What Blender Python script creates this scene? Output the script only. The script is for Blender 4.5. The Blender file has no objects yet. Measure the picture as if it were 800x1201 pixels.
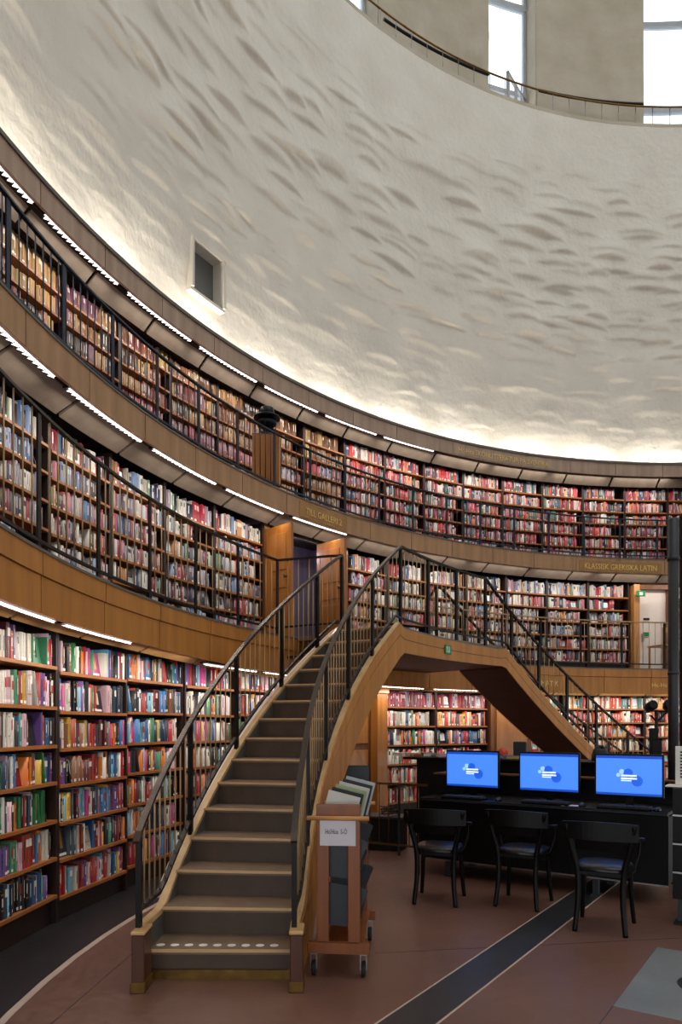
import bpy, math, random
import numpy as np
from mathutils import Vector, Matrix

# ------------------------------------------------------------------ camera, world, sun, exposure
SC = bpy.context.scene
COL = SC.collection
EYE = 1.5
F, YH, CX, CY = 820.0, 852.0, 6.855, 4.112      # focal length in pixels, horizon row, centre of the rotunda
cam_d = bpy.data.cameras.new('camera')
cam = bpy.data.objects.new('camera', cam_d); COL.objects.link(cam)
cam.location = (0, 0, EYE); cam.rotation_euler = (math.pi / 2, 0, 0)
cam_d.sensor_fit = 'HORIZONTAL'; cam_d.sensor_width = 36.0
cam_d.lens = F / 800.0 * 36.0; cam_d.shift_y = (YH - 600.5) / 800.0
cam_d.clip_start = 0.05; cam_d.clip_end = 200
SC.camera = cam

world = bpy.data.worlds.new('daylight'); SC.world = world; world.use_nodes = True
bg = world.node_tree.nodes['Background']
bg.inputs['Color'].default_value = (0.90, 0.955, 1.0, 1); bg.inputs['Strength'].default_value = 2.15

SC.view_settings.view_transform = 'Standard'; SC.view_settings.look = 'None'
SC.view_settings.gamma = 1; SC.view_settings.use_curve_mapping = False
SC.view_settings.exposure = 0.0
COVE_W, STRIP_E, STRIP_W = 30.0, 2.2, 5.5

R = random.Random(7)
D = math.radians

# ------------------------------------------------------------------ small helpers
def lin(h):
    h = h.lstrip('#'); c = [int(h[i:i + 2], 16) / 255 for i in (0, 2, 4)]
    return tuple(x / 12.92 if x <= .04045 else ((x + .055) / 1.055) ** 2.4 for x in c)
def P(r, t, z): return Vector((CX + r * math.cos(D(t)), CY + r * math.sin(D(t)), z))
def th(x, r):
    u = (x - 400) / F; a = 1 + u * u; b = -2 * (u * CX + CY); c = CX * CX + CY * CY - r * r
    Y = (-b + math.sqrt(b * b - 4 * a * c)) / (2 * a)
    return math.degrees(math.atan2(Y - CY, u * Y - CX)), Y
def zat(x, y, r): return EYE + (YH - y) * th(x, r)[1] / F
def fl(x, y, z=0.0):                       # the point at height z that the photograph shows at (x, y)
    Y = F * (EYE - z) / (y - YH); return Vector(((x - 400) / F * Y, Y, z))
NUM = ('first second third fourth fifth sixth seventh eighth ninth tenth eleventh twelfth thirteenth fourteenth fifteenth sixteenth '
       'seventeenth eighteenth nineteenth twentieth').split()
TENS = {2: 'twenty', 3: 'thirty', 4: 'forty', 5: 'fifty', 6: 'sixty'}
def ordinal(n):
    if n <= 20: return NUM[n - 1]
    t, o = divmod(n, 10)
    return (TENS[t][:-1] + 'ieth') if o == 0 else TENS[t] + '-' + NUM[o - 1]

def tag(o, label=None, cat=None, group=None, kind=None):
    if label: o['label'] = label
    if cat: o['category'] = cat
    if group: o['group'] = group
    if kind: o['kind'] = kind
    return o
def empty(name, loc=(0, 0, 0), rz=0, **k):
    o = bpy.data.objects.new(name, None); o.location = loc; o.rotation_euler = (0, 0, rz)
    COL.objects.link(o); o.empty_display_size = .1
    return tag(o, **k)

class MB:
    """collects shapes; build() links them as one mesh object"""
    def __init__(s): s.v = []; s.f = []; s.m = []; s.sm = []
    def add(s, vs, fs, m=0, smooth=False):
        b = len(s.v); s.v += [tuple(p) for p in vs]
        s.f += [tuple(b + i for i in f) for f in fs]; s.m += [m] * len(fs); s.sm += [smooth] * len(fs); return s
    def box(s, c, size, M=None, m=0):
        hx, hy, hz = (q / 2 for q in size); c = Vector(c)
        vs = [c + Vector((x * hx, y * hy, z * hz)) for z in (-1, 1) for y in (-1, 1) for x in (-1, 1)]
        if M is not None: vs = [M @ p for p in vs]
        return s.add(vs, [(0, 2, 3, 1), (4, 5, 7, 6), (0, 1, 5, 4), (2, 6, 7, 3), (0, 4, 6, 2), (1, 3, 7, 5)], m)
    def rbox(s, c, size, M=None, b=.01, m=0):
        """box with chamfered edges"""
        c = Vector(c); h = [q / 2 for q in size]; vs = []; idx = {}
        b = min(b, min(h) * .9)
        for sx in (-1, 1):
            for sy in (-1, 1):
                for sz in (-1, 1):
                    for ax in range(3):
                        p = [sx * h[0], sy * h[1], sz * h[2]]
                        for q in range(3):
                            if q != ax: p[q] -= math.copysign(b, p[q])
                        idx[(sx, sy, sz, ax)] = len(vs); vs.append(c + Vector(p))
        fs = []
        for ax in range(3):
            o1, o2 = [q for q in range(3) if q != ax]
            for sg in (-1, 1):
                ring = []
                for a, d in ((-1, -1), (1, -1), (1, 1), (-1, 1)):
                    k = [0, 0, 0]; k[ax] = sg; k[o1] = a; k[o2] = d; ring.append(idx[(*k, ax)])
                fs.append(tuple(ring))
            for a in (-1, 1):
                for d in (-1, 1):
                    e = []
                    for sg, axx in ((-1, o1), (1, o1), (1, o2), (-1, o2)):
                        k = [0, 0, 0]; k[ax] = sg; k[o1] = a; k[o2] = d; e.append(idx[(*k, axx)])
                    fs.append(tuple(e))
        for sx in (-1, 1):
            for sy in (-1, 1):
                for sz in (-1, 1): fs.append(tuple(idx[(sx, sy, sz, ax)] for ax in range(3)))
        if M is not None: vs = [M @ p for p in vs]
        return s.add(vs, fs, m)
    def sweep(s, prof, t0, t1, n=16, m=0, smooth=False, caps=True):
        """prof(t) -> closed list of (r, z); swept round the rotunda's axis"""
        k = None; vs = []
        for i in range(n + 1):
            t = t0 + (t1 - t0) * i / n; pr = prof(t) if callable(prof) else prof
            k = len(pr); vs += [P(r, t, z) for r, z in pr]
        fs = [(i * k + j, i * k + (j + 1) % k, (i + 1) * k + (j + 1) % k, (i + 1) * k + j) for i in range(n) for j in range(k)]
        if caps: fs += [tuple(range(k))[::-1], tuple(n * k + j for j in range(k))]
        return s.add(vs, fs, m, smooth)
    def ring(s, r0, r1, z0, z1, t0, t1, n=16, m=0): return s.sweep([(r0, z0), (r1, z0), (r1, z1), (r0, z1)], t0, t1, n, m)
    def bar(s, pts, w, h, m=0, closed=False):
        """rectangular section along a polyline, h is vertical-ish"""
        pts = [Vector(p) for p in pts]; n = len(pts); vs = []
        for i, p in enumerate(pts):
            a = pts[max(i - 1, 0)]; b = pts[min(i + 1, n - 1)]; t = (b - a).normalized()
            up = Vector((0, 0, 1)) if abs(t.z) < .95 else Vector((0, 1, 0))
            sd = t.cross(up).normalized(); u2 = sd.cross(t).normalized()
            vs += [p + sd * (x * w / 2) + u2 * (y * h / 2) for x, y in ((-1, -1), (1, -1), (1, 1), (-1, 1))]
        fs = [(i * 4 + j, i * 4 + (j + 1) % 4, i * 4 + 4 + (j + 1) % 4, i * 4 + 4 + j) for i in range(n - 1) for j in range(4)]
        fs += [(3, 2, 1, 0), tuple(4 * (n - 1) + j for j in range(4))]
        return s.add(vs, fs, m)
    def tube(s, pts, r, seg=8, m=0):
        pts = [Vector(p) for p in pts]; n = len(pts); vs = []
        rr = r if isinstance(r, (list, tuple)) else [r] * n
        for i, p in enumerate(pts):
            t = (pts[min(i + 1, n - 1)] - pts[max(i - 1, 0)]).normalized()
            up = Vector((0, 0, 1)) if abs(t.z) < .9 else Vector((0, 1, 0))
            a = t.cross(up).normalized(); b = a.cross(t).normalized()
            vs += [p + (a * math.cos(2 * math.pi * j / seg) + b * math.sin(2 * math.pi * j / seg)) * rr[i] for j in range(seg)]
        fs = [(i * seg + j, i * seg + (j + 1) % seg, (i + 1) * seg + (j + 1) % seg, (i + 1) * seg + j) for i in range(n - 1) for j in range(seg)]
        s.add(vs, fs, m, True)
        b = len(s.v) - len(vs)
        s.f += [tuple(b + j for j in range(seg))[::-1], tuple(b + (n - 1) * seg + j for j in range(seg))]; s.m += [m, m]; s.sm += [False, False]
        return s
    def lathe(s, c, prof, seg=20, M=None, m=0, smooth=True):
        c = Vector(c); vs = []
        for r, z in prof: vs += [c + Vector((r * math.cos(2 * math.pi * j / seg), r * math.sin(2 * math.pi * j / seg), z)) for j in range(seg)]
        if M is not None: vs = [M @ p for p in vs]
        n = len(prof)
        s.add(vs, [(i * seg + j, i * seg + (j + 1) % seg, (i + 1) * seg + (j + 1) % seg, (i + 1) * seg + j) for i in range(n - 1) for j in range(seg)], m, smooth)
        b = len(s.v) - len(vs)
        s.f += [tuple(b + j for j in range(seg))[::-1], tuple(b + (n - 1) * seg + j for j in range(seg))]; s.m += [m, m]; s.sm += [False, False]
        return s
    def prism(s, poly, z0, z1, M=None, m=0):
        n = len(poly); vs = [Vector((x, y, z0)) for x, y in poly] + [Vector((x, y, z1)) for x, y in poly]
        if M is not None: vs = [M @ p for p in vs]
        return s.add(vs, [tuple(range(n))[::-1], tuple(range(n, 2 * n))] + [(i, (i + 1) % n, n + (i + 1) % n, n + i) for i in range(n)], m)
    def build(s, name, mats, parent=None, **k):
        me = bpy.data.meshes.new(name); me.from_pydata(s.v, [], s.f)
        mats = mats if isinstance(mats, (list, tuple)) else [mats]
        for q in mats: me.materials.append(q)
        me.polygons.foreach_set('material_index', s.m); me.polygons.foreach_set('use_smooth', s.sm); me.update()
        o = bpy.data.objects.new(name, me); COL.objects.link(o)
        if parent is not None: o.parent = parent
        return tag(o, **k)

def inst(o, name, parent=None, M=None):
    c = o.copy(); c.name = name; COL.objects.link(c)
    if parent is not None: c.parent = parent
    if M is not None: c.matrix_local = M
    return c

# ------------------------------------------------------------------ materials
def mat(name, col, rough=.5, metal=0., col2=None, scale=(4, 4, 4), mix=.5, bump=0., bscale=None, spec=.5, detail=6, coat=0.):
    m = bpy.data.materials.new(name); m.use_nodes = True; nt = m.node_tree; b = nt.nodes['Principled BSDF']
    b.inputs['Roughness'].default_value = rough; b.inputs['Metallic'].default_value = metal
    b.inputs['Specular IOR Level'].default_value = spec; b.inputs['Coat Weight'].default_value = coat
    c1 = lin(col) if isinstance(col, str) else col
    g = nt.nodes.new('ShaderNodeNewGeometry')
    mp = nt.nodes.new('ShaderNodeMapping'); mp.inputs['Scale'].default_value = scale
    nt.links.new(g.outputs['Position'], mp.inputs['Vector'])
    nz = nt.nodes.new('ShaderNodeTexNoise'); nz.inputs['Scale'].default_value = 1; nz.inputs['Detail'].default_value = detail
    nt.links.new(mp.outputs['Vector'], nz.inputs['Vector'])
    c2 = (lin(col2) if isinstance(col2, str) else col2) if col2 else tuple(x * .8 for x in c1)
    rp = nt.nodes.new('ShaderNodeValToRGB'); rp.color_ramp.elements[0].position = .5 - mix / 2; rp.color_ramp.elements[1].position = .5 + mix / 2
    rp.color_ramp.elements[0].color = (*c2, 1); rp.color_ramp.elements[1].color = (*c1, 1)
    nt.links.new(nz.outputs['Fac'], rp.inputs['Fac']); nt.links.new(rp.outputs['Color'], b.inputs['Base Color'])
    if bump:
        bp = nt.nodes.new('ShaderNodeBump'); bp.inputs['Strength'].default_value = bump; bp.inputs['Distance'].default_value = .02
        if bscale:
            n2 = nt.nodes.new('ShaderNodeTexNoise'); n2.inputs['Scale'].default_value = bscale; n2.inputs['Detail'].default_value = 5
            nt.links.new(g.outputs['Position'], n2.inputs['Vector']); nt.links.new(n2.outputs['Fac'], bp.inputs['Height'])
        else: nt.links.new(nz.outputs['Fac'], bp.inputs['Height'])
        nt.links.new(bp.outputs['Normal'], b.inputs['Normal'])
    return m
def emit(name, col, e):
    m = bpy.data.materials.new(name); m.use_nodes = True; b = m.node_tree.nodes['Principled BSDF']
    c = lin(col); b.inputs['Base Color'].default_value = (*c, 1); b.inputs['Emission Color'].default_value = (*c, 1)
    b.inputs['Emission Strength'].default_value = e; b.inputs['Roughness'].default_value = .4
    return m
M = {}
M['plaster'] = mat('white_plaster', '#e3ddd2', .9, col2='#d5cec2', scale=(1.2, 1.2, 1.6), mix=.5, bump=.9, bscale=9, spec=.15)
M['plaster_up'] = mat('upper_plaster', '#c4baa9', .9, col2='#b0a592', scale=(1.5, 1.5, 2), mix=.5, bump=.5, bscale=9, spec=.15)  # plaster darkened: the upper wall's backlit shade is in the colour
M['veneer1'] = mat('golden_veneer', '#c9863a', .5, col2='#a36827', scale=(9, 9, .9), mix=.5, bump=.05)
M['veneer2'] = mat('grey_brown_veneer', '#b68c64', .55, col2='#96704d', scale=(9, 9, .9), mix=.5, bump=.05)  # same wood as the lowest fascia, greyed for its cooler light
M['veneer3'] = mat('daylit_veneer', '#b79d88', .55, col2='#997f6c', scale=(9, 9, .9), mix=.5, bump=.05)  # same wood again; the top tier's grey daylight is put into the tone
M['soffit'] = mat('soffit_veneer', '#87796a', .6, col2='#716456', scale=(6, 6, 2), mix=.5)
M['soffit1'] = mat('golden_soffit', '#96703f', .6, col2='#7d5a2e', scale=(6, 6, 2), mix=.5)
M['cap'] = mat('lead_grey_capping', '#6d675f', .5, col2='#57524c', scale=(3, 3, 3))
M['joint'] = mat('dark_joint', '#1f1009', .8)
M['shelf'] = mat('shelf_wood', '#b06c34', .45, col2='#8a5020', scale=(6, 6, 40), mix=.6)
M['case'] = mat('bookcase_wood', '#2c160d', .55, col2='#1e0e08', scale=(12, 12, 1.5), mix=.5)
M['back'] = mat('bookcase_back', '#1f100b', .7)
M['ash'] = mat('ash_rail', '#d6b078', .4, col2='#b98f55', scale=(5, 5, 5), mix=.4, coat=.2)
M['oak'] = mat('door_oak', '#b57430', .4, col2='#945a20', scale=(14, 14, 1.1), mix=.5, coat=.2)
M['oak_d'] = mat('dark_door_oak', '#7d4a1e', .45, col2='#5f3615', scale=(14, 14, 1.1), mix=.5, coat=.1)
M['newel'] = mat('mahogany', '#5c2f16', .4, col2='#3c1b0c', scale=(22, 22, 1.5), mix=.6, coat=.3)
M['brass'] = mat('aged_brass', '#8a6a34', .38, .75, col2='#5e4520', scale=(12, 12, 12))
M['bal'] = mat('brass_rod', '#c0a074', .4, .3, col2='#a08256')
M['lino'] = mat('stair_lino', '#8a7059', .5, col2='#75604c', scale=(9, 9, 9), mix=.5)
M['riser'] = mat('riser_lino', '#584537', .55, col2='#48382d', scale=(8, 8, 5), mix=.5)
M['nosing'] = mat('wood_nosing', '#e6bd8c', .3, col2='#caa070', coat=.3)
M['string'] = mat('grey_painted_string', '#55534f', .45, col2='#474542')
M['iron'] = mat('black_iron', '#1c1714', .38, .5, col2='#120f0d')
M['iron_b'] = mat('blue_black_iron', '#26344a', .38, .3, col2='#1a2433')
M['steel'] = mat('polished_steel_handrail', '#5e554f', .25, .8, col2='#544b46')
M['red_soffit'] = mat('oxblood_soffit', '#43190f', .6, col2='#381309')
M['black'] = mat('black_furniture', '#050404', .42, col2='#030303', spec=.22)
M['blackm'] = mat('black_matt', '#080707', .6, col2='#050505', spec=.3)
M['leather'] = mat('black_leather', '#1a181a', .3, col2='#131113', bump=.1, bscale=60)
M['grey_m'] = mat('grey_metal', '#303338', .45, .2, col2='#282a2e')
M['post'] = mat('dark_grey_paint', '#34363a', .45, .2, col2='#2b2d31')
M['chrome'] = mat('dull_chrome', '#a5a5a5', .3, .9)
M['paper'] = mat('white_paper', '#dcd6dc', .8, col2='#d2ccd2')
M['ink'] = mat('black_ink', '#17131a', .8)
M['trolley'] = mat('trolley_beech', '#8f4c18', .42, col2='#70380e', scale=(16, 16, 1.4), mix=.6, coat=.25)
M['dowel'] = mat('pale_dowel', '#c98f55', .4, col2='#b67c44', coat=.2)
M['rubber'] = mat('rubber', '#141414', .7)
M['key'] = mat('keyboard_keys', '#2b2a2d', .6, col2='#242326')
M['white'] = mat('white_paint', '#eaddd3', .5, col2='#e0d2c8')
M['frame_w'] = mat('window_frame_paint', '#b9bcc0', .5, col2='#a9acb1')
M['green'] = mat('exit_green', '#0f8a4d', .5, col2='#0d7f46')
M['stk'] = mat('white_sticker', '#f2ede6', .6, col2='#e9e4dd')
M['gold'] = mat('gold_leaf', '#f0cf80', .4, .1, col2='#e0bd6c')
M['bronze'] = mat('dark_bronze', '#20242c', .4, .6, col2='#15181e')
M['velvet'] = mat('purple_grey_wall', '#6b6276', .9, col2='#544c5e', scale=(10, 10, 1))
M['red'] = mat('red_plastic', '#d8411f', .4)
M['teal'] = mat('dark_screen', '#0b1416', .3)
M['lamp'] = emit('lamp_diffuser', '#fff3ee', STRIP_E)
M['scr'] = emit('screen_blue', '#4482ea', 1.0)
M['scr_d'] = emit('screen_dark_blue', '#1148b8', .8)
M['scr_m'] = emit('screen_mid_blue', '#1e5fdc', .85)
M['scr_l'] = emit('screen_pale_blue', '#9cc6f5', .95)
M['scr_w'] = emit('screen_white', '#f4f8ff', 1.0)
def glass():
    m = bpy.data.materials.new('window_glass'); m.use_nodes = True; b = m.node_tree.nodes['Principled BSDF']
    b.inputs['Base Color'].default_value = (.9, .96, 1, 1); b.inputs['Roughness'].default_value = .02
    b.inputs['Transmission Weight'].default_value = 1; b.inputs['IOR'].default_value = 1.1
    return m
M['glass'] = glass()
def floor_mat():
    m = mat('red_terrazzo', '#8c6656', .3, col2='#6a483c', scale=(1.1, 1.1, 1), mix=.7, bump=0, spec=.5)
    nt = m.node_tree; b = nt.nodes['Principled BSDF']
    g = nt.nodes.new('ShaderNodeNewGeometry'); n = nt.nodes.new('ShaderNodeTexNoise'); n.inputs['Scale'].default_value = 16; n.inputs['Detail'].default_value = 8
    nt.links.new(g.outputs['Position'], n.inputs['Vector'])
    mx = nt.nodes.new('ShaderNodeMixRGB'); mx.blend_type = 'MULTIPLY'; mx.inputs['Fac'].default_value = .55
    old = b.inputs['Base Color'].links[0].from_socket
    r = nt.nodes.new('ShaderNodeValToRGB'); r.color_ramp.elements[0].position = .3; r.color_ramp.elements[0].color = (.55, .52, .5, 1); r.color_ramp.elements[1].position = .7
    nt.links.new(n.outputs['Fac'], r.inputs['Fac']); nt.links.new(old, mx.inputs['Color1']); nt.links.new(r.outputs['Color'], mx.inputs['Color2'])
    nt.links.new(mx.outputs['Color'], b.inputs['Base Color'])
    r2 = nt.nodes.new('ShaderNodeMapRange'); r2.inputs['To Min'].default_value = .22; r2.inputs['To Max'].default_value = .5
    nt.links.new(n.outputs['Fac'], r2.inputs['Value']); nt.links.new(r2.outputs['Result'], b.inputs['Roughness'])
    return m
M['floor'] = floor_mat()
M['floor_b'] = mat('black_terrazzo', '#2b2629', .4, col2='#1d191b', scale=(5, 5, 5), mix=.6)
M['floor_band'] = mat('charcoal_inlay', '#3a393b', .35, col2='#2c2b2d', scale=(6, 6, 6), mix=.6)
M['floor_w'] = mat('pale_inlay', '#c9b3a4', .45, col2='#b7a192')
M['floor_g'] = mat('grey_marble', '#8b8f8e', .35, col2='#747877', scale=(3, 3, 3), mix=.5)

# ------------------------------------------------------------------ floor
T0, T1 = 66.0, 196.0                      # part of the round that is built in full
def disc(r, z, m, name, r0=0, **k):
    mb = MB(); n = 120
    vs = []; 
    for i in range(n):
        vs += [P(r0, 360 * i / n, z), P(r, 360 * i / n, z), P(r0, 360 * i / n, z - .02), P(r, 360 * i / n, z - .02)]
    fs = []
    for i in range(n):
        a = i * 4; b = ((i + 1) % n) * 4; fs += [(a, a + 1, b + 1, b), (a + 2, b + 2, b + 3, a + 3), (a + 1, a + 3, b + 3, b + 1)]
    mb.add(vs, fs); return mb.build(name, m, **k)
floor = disc(8.575, 0, M['floor'], 'floor', kind='structure')
o = disc(8.62, 0.001, M['floor_w'], 'white_border_line', r0=8.575); o.parent = floor
o = disc(12.2, 0, M['floor_b'], 'black_border', r0=8.62); o.parent = floor
def inlay(poly, m, name, h=.0015):
    mb = MB(); mb.prism([(p.x, p.y) for p in poly], 0.0, h); o = mb.build(name, m, floor); return o
bl = [fl(443, 1201), fl(581, 1117), fl(677, 1042.5)]; br = [fl(500, 1201), fl(594, 1136.5), fl(669, 1073), fl(712, 1038)]
dl = (bl[2] - bl[0]).normalized(); dr = (br[2] - br[0]).normalized(); dd = (dl + dr).normalized(); sd = Vector((dd.y, -dd.x, 0))
cA = bl[0] * .5 + bl[2] * .5
wB = abs((br[1] - cA).dot(sd))
a0, a1 = cA - dd * 3.2, cA + dd * 6.3
inlay([a0, a1, a1 + sd * wB, a0 + sd * wB], M['floor_band'], 'dark_band')
for off in (-.012, wB): inlay([a0 + sd * off, a1 + sd * off, a1 + sd * (off + .012), a0 + sd * (off + .012)], M['floor_w'], 'band_edge', .002)
sq0, sq1 = fl(771, 1111), fl(719, 1180)
e1 = (sq1 - sq0).normalized(); e2 = Vector((-e1.y, e1.x, 0)); L = 1.15
if e2.x < 0: e2 = -e2
inlay([sq0, sq0 + e2 * L, sq0 + e2 * L + e1 * (sq1 - sq0).length, sq1], M['floor_g'], 'grey_marble_inlay')
cc = sq0 + e1 * (sq1 - sq0).length * .5 + e2 * .42
mb = MB(); mb.lathe((cc.x, cc.y, 0.0005), [(.2, 0), (.2, .002)], 40); mb.build('black_roundel', M['floor_b'], floor)
for p, q in ((sq1, sq1 + e1 * 1.4), (fl(60, 1201), fl(155, 1118)), (fl(440, 1118), fl(800, 1100))):
    d = (q - p).normalized(); n_ = Vector((-d.y, d.x, 0)) * .003
    inlay([p - n_, q - n_, q + n_, p + n_], M['floor_band'], 'floor_joint', .0008)

# ------------------------------------------------------------------ the white drum: lumpy plaster wall
def fade(x, a, b): return np.clip((x - a) / (b - a), 0, 1)
def drum_wall():
    t0, t1, z0, z1 = 62.0, 200.0, 6.6, 13.93
    nt_, nz_ = 1300, 460
    T = np.linspace(t0, t1, nt_); Z = np.linspace(z0, z1, nz_)
    rb = 10.47 - .11 * fade(Z, 6.9, 8.2)
    H = np.zeros((nz_, nt_)); S = np.tile(T * math.pi / 180 * 10.4, (nz_, 1)); ZZ = np.tile(Z[:, None], (1, nt_))
    rg = np.random.RandomState(5)
    ds = (T[1] - T[0]) * math.pi / 180 * 10.4; dz = Z[1] - Z[0]; s0 = S[0, 0]
    # rows of overlapping trowelled lumps: soft above, cut under on the lower side
    z = 7.0
    while z < 13.0:
        s = s0 + rg.rand() * .8
        while s < S[0, -1]:
            w = .30 + .36 * rg.rand(); h = .15 + .10 * rg.rand(); a = (.04 + .07 * rg.rand()) * (1 if z < 11.9 else max(0, 1 - (z - 11.9) / 1.1)) * min(1, .15 + max(0, z - 7.4) * .42)
            cz = z + (rg.rand() - .5) * .2; tilt = (rg.rand() - .5) * .16
            i0 = max(0, int((s - w - s0) / ds)); i1 = min(nt_, int((s + w - s0) / ds) + 1)
            k0 = max(0, int((cz - .25 - z0) / dz)); k1 = min(nz_, int((cz + 3.2 * h - z0) / dz) + 1)
            if rg.rand() < .85 and i1 > i0 and k1 > k0:
                xs = (S[k0:k1, i0:i1] - s) / w; zs = ZZ[k0:k1, i0:i1] - cz - tilt * (S[k0:k1, i0:i1] - s) + .05 * xs ** 2
                ex = np.clip(1 - xs ** 2, 0, 1) ** 1.2
                low = 1 / (1 + np.exp(-zs / (.012 + .016 * rg.rand()))); up = np.clip(1 - np.clip(zs, 0, None) / (3 * h), 0, 1) ** 1.4
                H[k0:k1, i0:i1] = np.maximum(H[k0:k1, i0:i1], 0) + a * ex * low * up
            s += w * (1.3 + 1.5 * rg.rand())
        z += .19 + .05 * rg.rand()
    # broad unevenness
    for _ in range(260):
        s = s0 + rg.rand() * (S[0, -1] - s0); cz = 7 + rg.rand() * 6.5; w = .5 + rg.rand(); h = .25 + .4 * rg.rand(); a = (rg.rand() - .5) * .05
        i0 = max(0, int((s - 2 * w - s0) / ds)); i1 = min(nt_, int((s + 2 * w - s0) / ds)); k0 = max(0, int((cz - 2 * h - z0) / dz)); k1 = min(nz_, int((cz + 2 * h - z0) / dz))
        if i1 > i0 and k1 > k0: H[k0:k1, i0:i1] += a * np.exp(-((S[k0:k1, i0:i1] - s) / w) ** 2 - ((ZZ[k0:k1, i0:i1] - cz) / h) ** 2) * (1 if cz < 12 else .4)
    H *= (1 - fade(ZZ, 13.3, 13.9)) * fade(ZZ, 6.85, 7.25)
    rr = rb[:, None] - H
    A = np.radians(T)[None, :]
    V = np.stack([CX + rr * np.cos(A), CY + rr * np.sin(A), ZZ], -1).reshape(-1, 3)
    k, i = np.meshgrid(np.arange(nz_ - 1), np.arange(nt_ - 1), indexing='ij')
    # opening for the vent
    tm = (T[i] + T[i + 1]) / 2; zm = (Z[k] + Z[k + 1]) / 2
    keep = ~((tm > VT[1]) & (tm < VT[0]) & (zm > VZ[0]) & (zm < VZ[1]))
    k, i = k[keep], i[keep]; a = k * nt_ + i
    Fc = np.stack([a, a + nt_, a + nt_ + 1, a + 1], -1)
    me = bpy.data.meshes.new('wall_drum'); me.vertices.add(len(V)); me.vertices.foreach_set('co', V.ravel())
    me.loops.add(Fc.size); me.loops.foreach_set('vertex_index', Fc.ravel().astype(np.int32))
    me.polygons.add(len(Fc)); me.polygons.foreach_set('loop_start', np.arange(0, Fc.size, 4, dtype=np.int32))
    me.polygons.foreach_set('use_smooth', np.ones(len(Fc), bool)); me.update(calc_edges=True); me.materials.append(M['plaster'])
    o = bpy.data.objects.new('wall_drum', me); COL.objects.link(o); tag(o, kind='structure'); return o
VT = (th(222, 10.4)[0], th(257, 10.4)[0]); VZ = (7.42, 8.12)
VZ = (zat(240, 352, 10.4), zat(240, 295, 10.4))
drum = drum_wall()
# the same wall behind the camera, and the capping ledge on top of it
mb = MB(); mb.ring(10.36, 10.7, 2.6, 13.93, 200, 422, 70); mb.build('wall_back', M['plaster'], kind='structure')
mb = MB(); mb.ring(10.36, 11.5, 13.90, 13.97, 0, 360, 120); o = mb.build('drum_ledge', M['plaster_up'], drum)
# vent
vent = empty('wall_vent', P(10.4, (VT[0] + VT[1]) / 2, VZ[0]), label='small square vent opening in the lumpy white wall above the cornice', cat='vent')
iv = vent.matrix_world.inverted(); iv = Matrix.Translation(-Vector(vent.location))
def vbuild(mb, name, m): 
    mb.v = [tuple(iv @ Vector(p)) for p in mb.v]; return mb.build(name, m, vent)
mb = MB(); w_ = .22
mb.ring(10.32, 10.62, VZ[1], VZ[1] + .035, VT[1] - w_, VT[0] + w_, 6); mb.ring(10.33, 10.62, VZ[0] - .04, VZ[0], VT[1] - w_, VT[0] + w_, 6)
mb.ring(10.30, 10.62, VZ[0], VZ[1], VT[0], VT[0] + w_, 2); mb.ring(10.30, 10.62, VZ[0], VZ[1], VT[1] - w_, VT[1], 2); vbuild(mb, 'frame', M['plaster'])
mb = MB(); mb.ring(10.52, 10.56, VZ[0], VZ[1], VT[1], VT[0], 6); vbuild(mb, 'back_plate', mat('vent_grey', '#6b6a68', .7))
# ------------------------------------------------------------------ upper drum with tall windows, ledge railing
ZL = 13.95
WIN = [(th(444, 11.2)[0], th(444, 11.2)[0] + 5.7), (th(629, 11.2)[0], th(573, 11.2)[0]), (th(755, 11.2)[0] - 5.8, th(755, 11.2)[0])]
mb = MB(); edges = [62] + [q for w in sorted(WIN) for q in w] + [200]
spans = list(zip(edges[0::2], edges[1::2]))
def wavy_wall(t0, t1):
    n = max(8, int((t1 - t0) * 6)); nz = 60; rg = np.random.RandomState(int(t0 * 10))
    vs = []; lumps = [(t0 + rg.rand() * (t1 - t0), ZL + .5 + rg.rand() * 6, .5 + 1.2 * rg.rand(), .02 + .03 * rg.rand()) for _ in range(int((t1 - t0) * 4))]
    for j in range(nz + 1):
        z = ZL + 7 * j / nz
        for i in range(n + 1):
            t = t0 + (t1 - t0) * i / n; r = 11.2
            for lt, lz, lw, la in lumps:
                x = (t - lt) / lw
                if abs(x) < 1:
                    zz = z - lz
                    if -.15 < zz < .6: r -= la * (1 - x * x) * (1 / (1 + math.exp(-zz / .04))) * max(0, 1 - max(zz, 0) / .6)
            vs.append(P(r, t, z))
    fs = [(j * (n + 1) + i, (j + 1) * (n + 1) + i, (j + 1) * (n + 1) + i + 1, j * (n + 1) + i + 1) for j in range(nz) for i in range(n)]
    return vs, fs
mb = MB()
for a, b in spans:
    if a < 66: a = 66
    vs, fs = wavy_wall(a, min(b, 150)); mb.add(vs, fs, 0, True)
    mb.ring(11.22, 11.75, ZL, ZL + 7, a, min(b, 150), 10)
mb.build('wall_upper_drum', M['plaster_up'], kind='structure')
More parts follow.
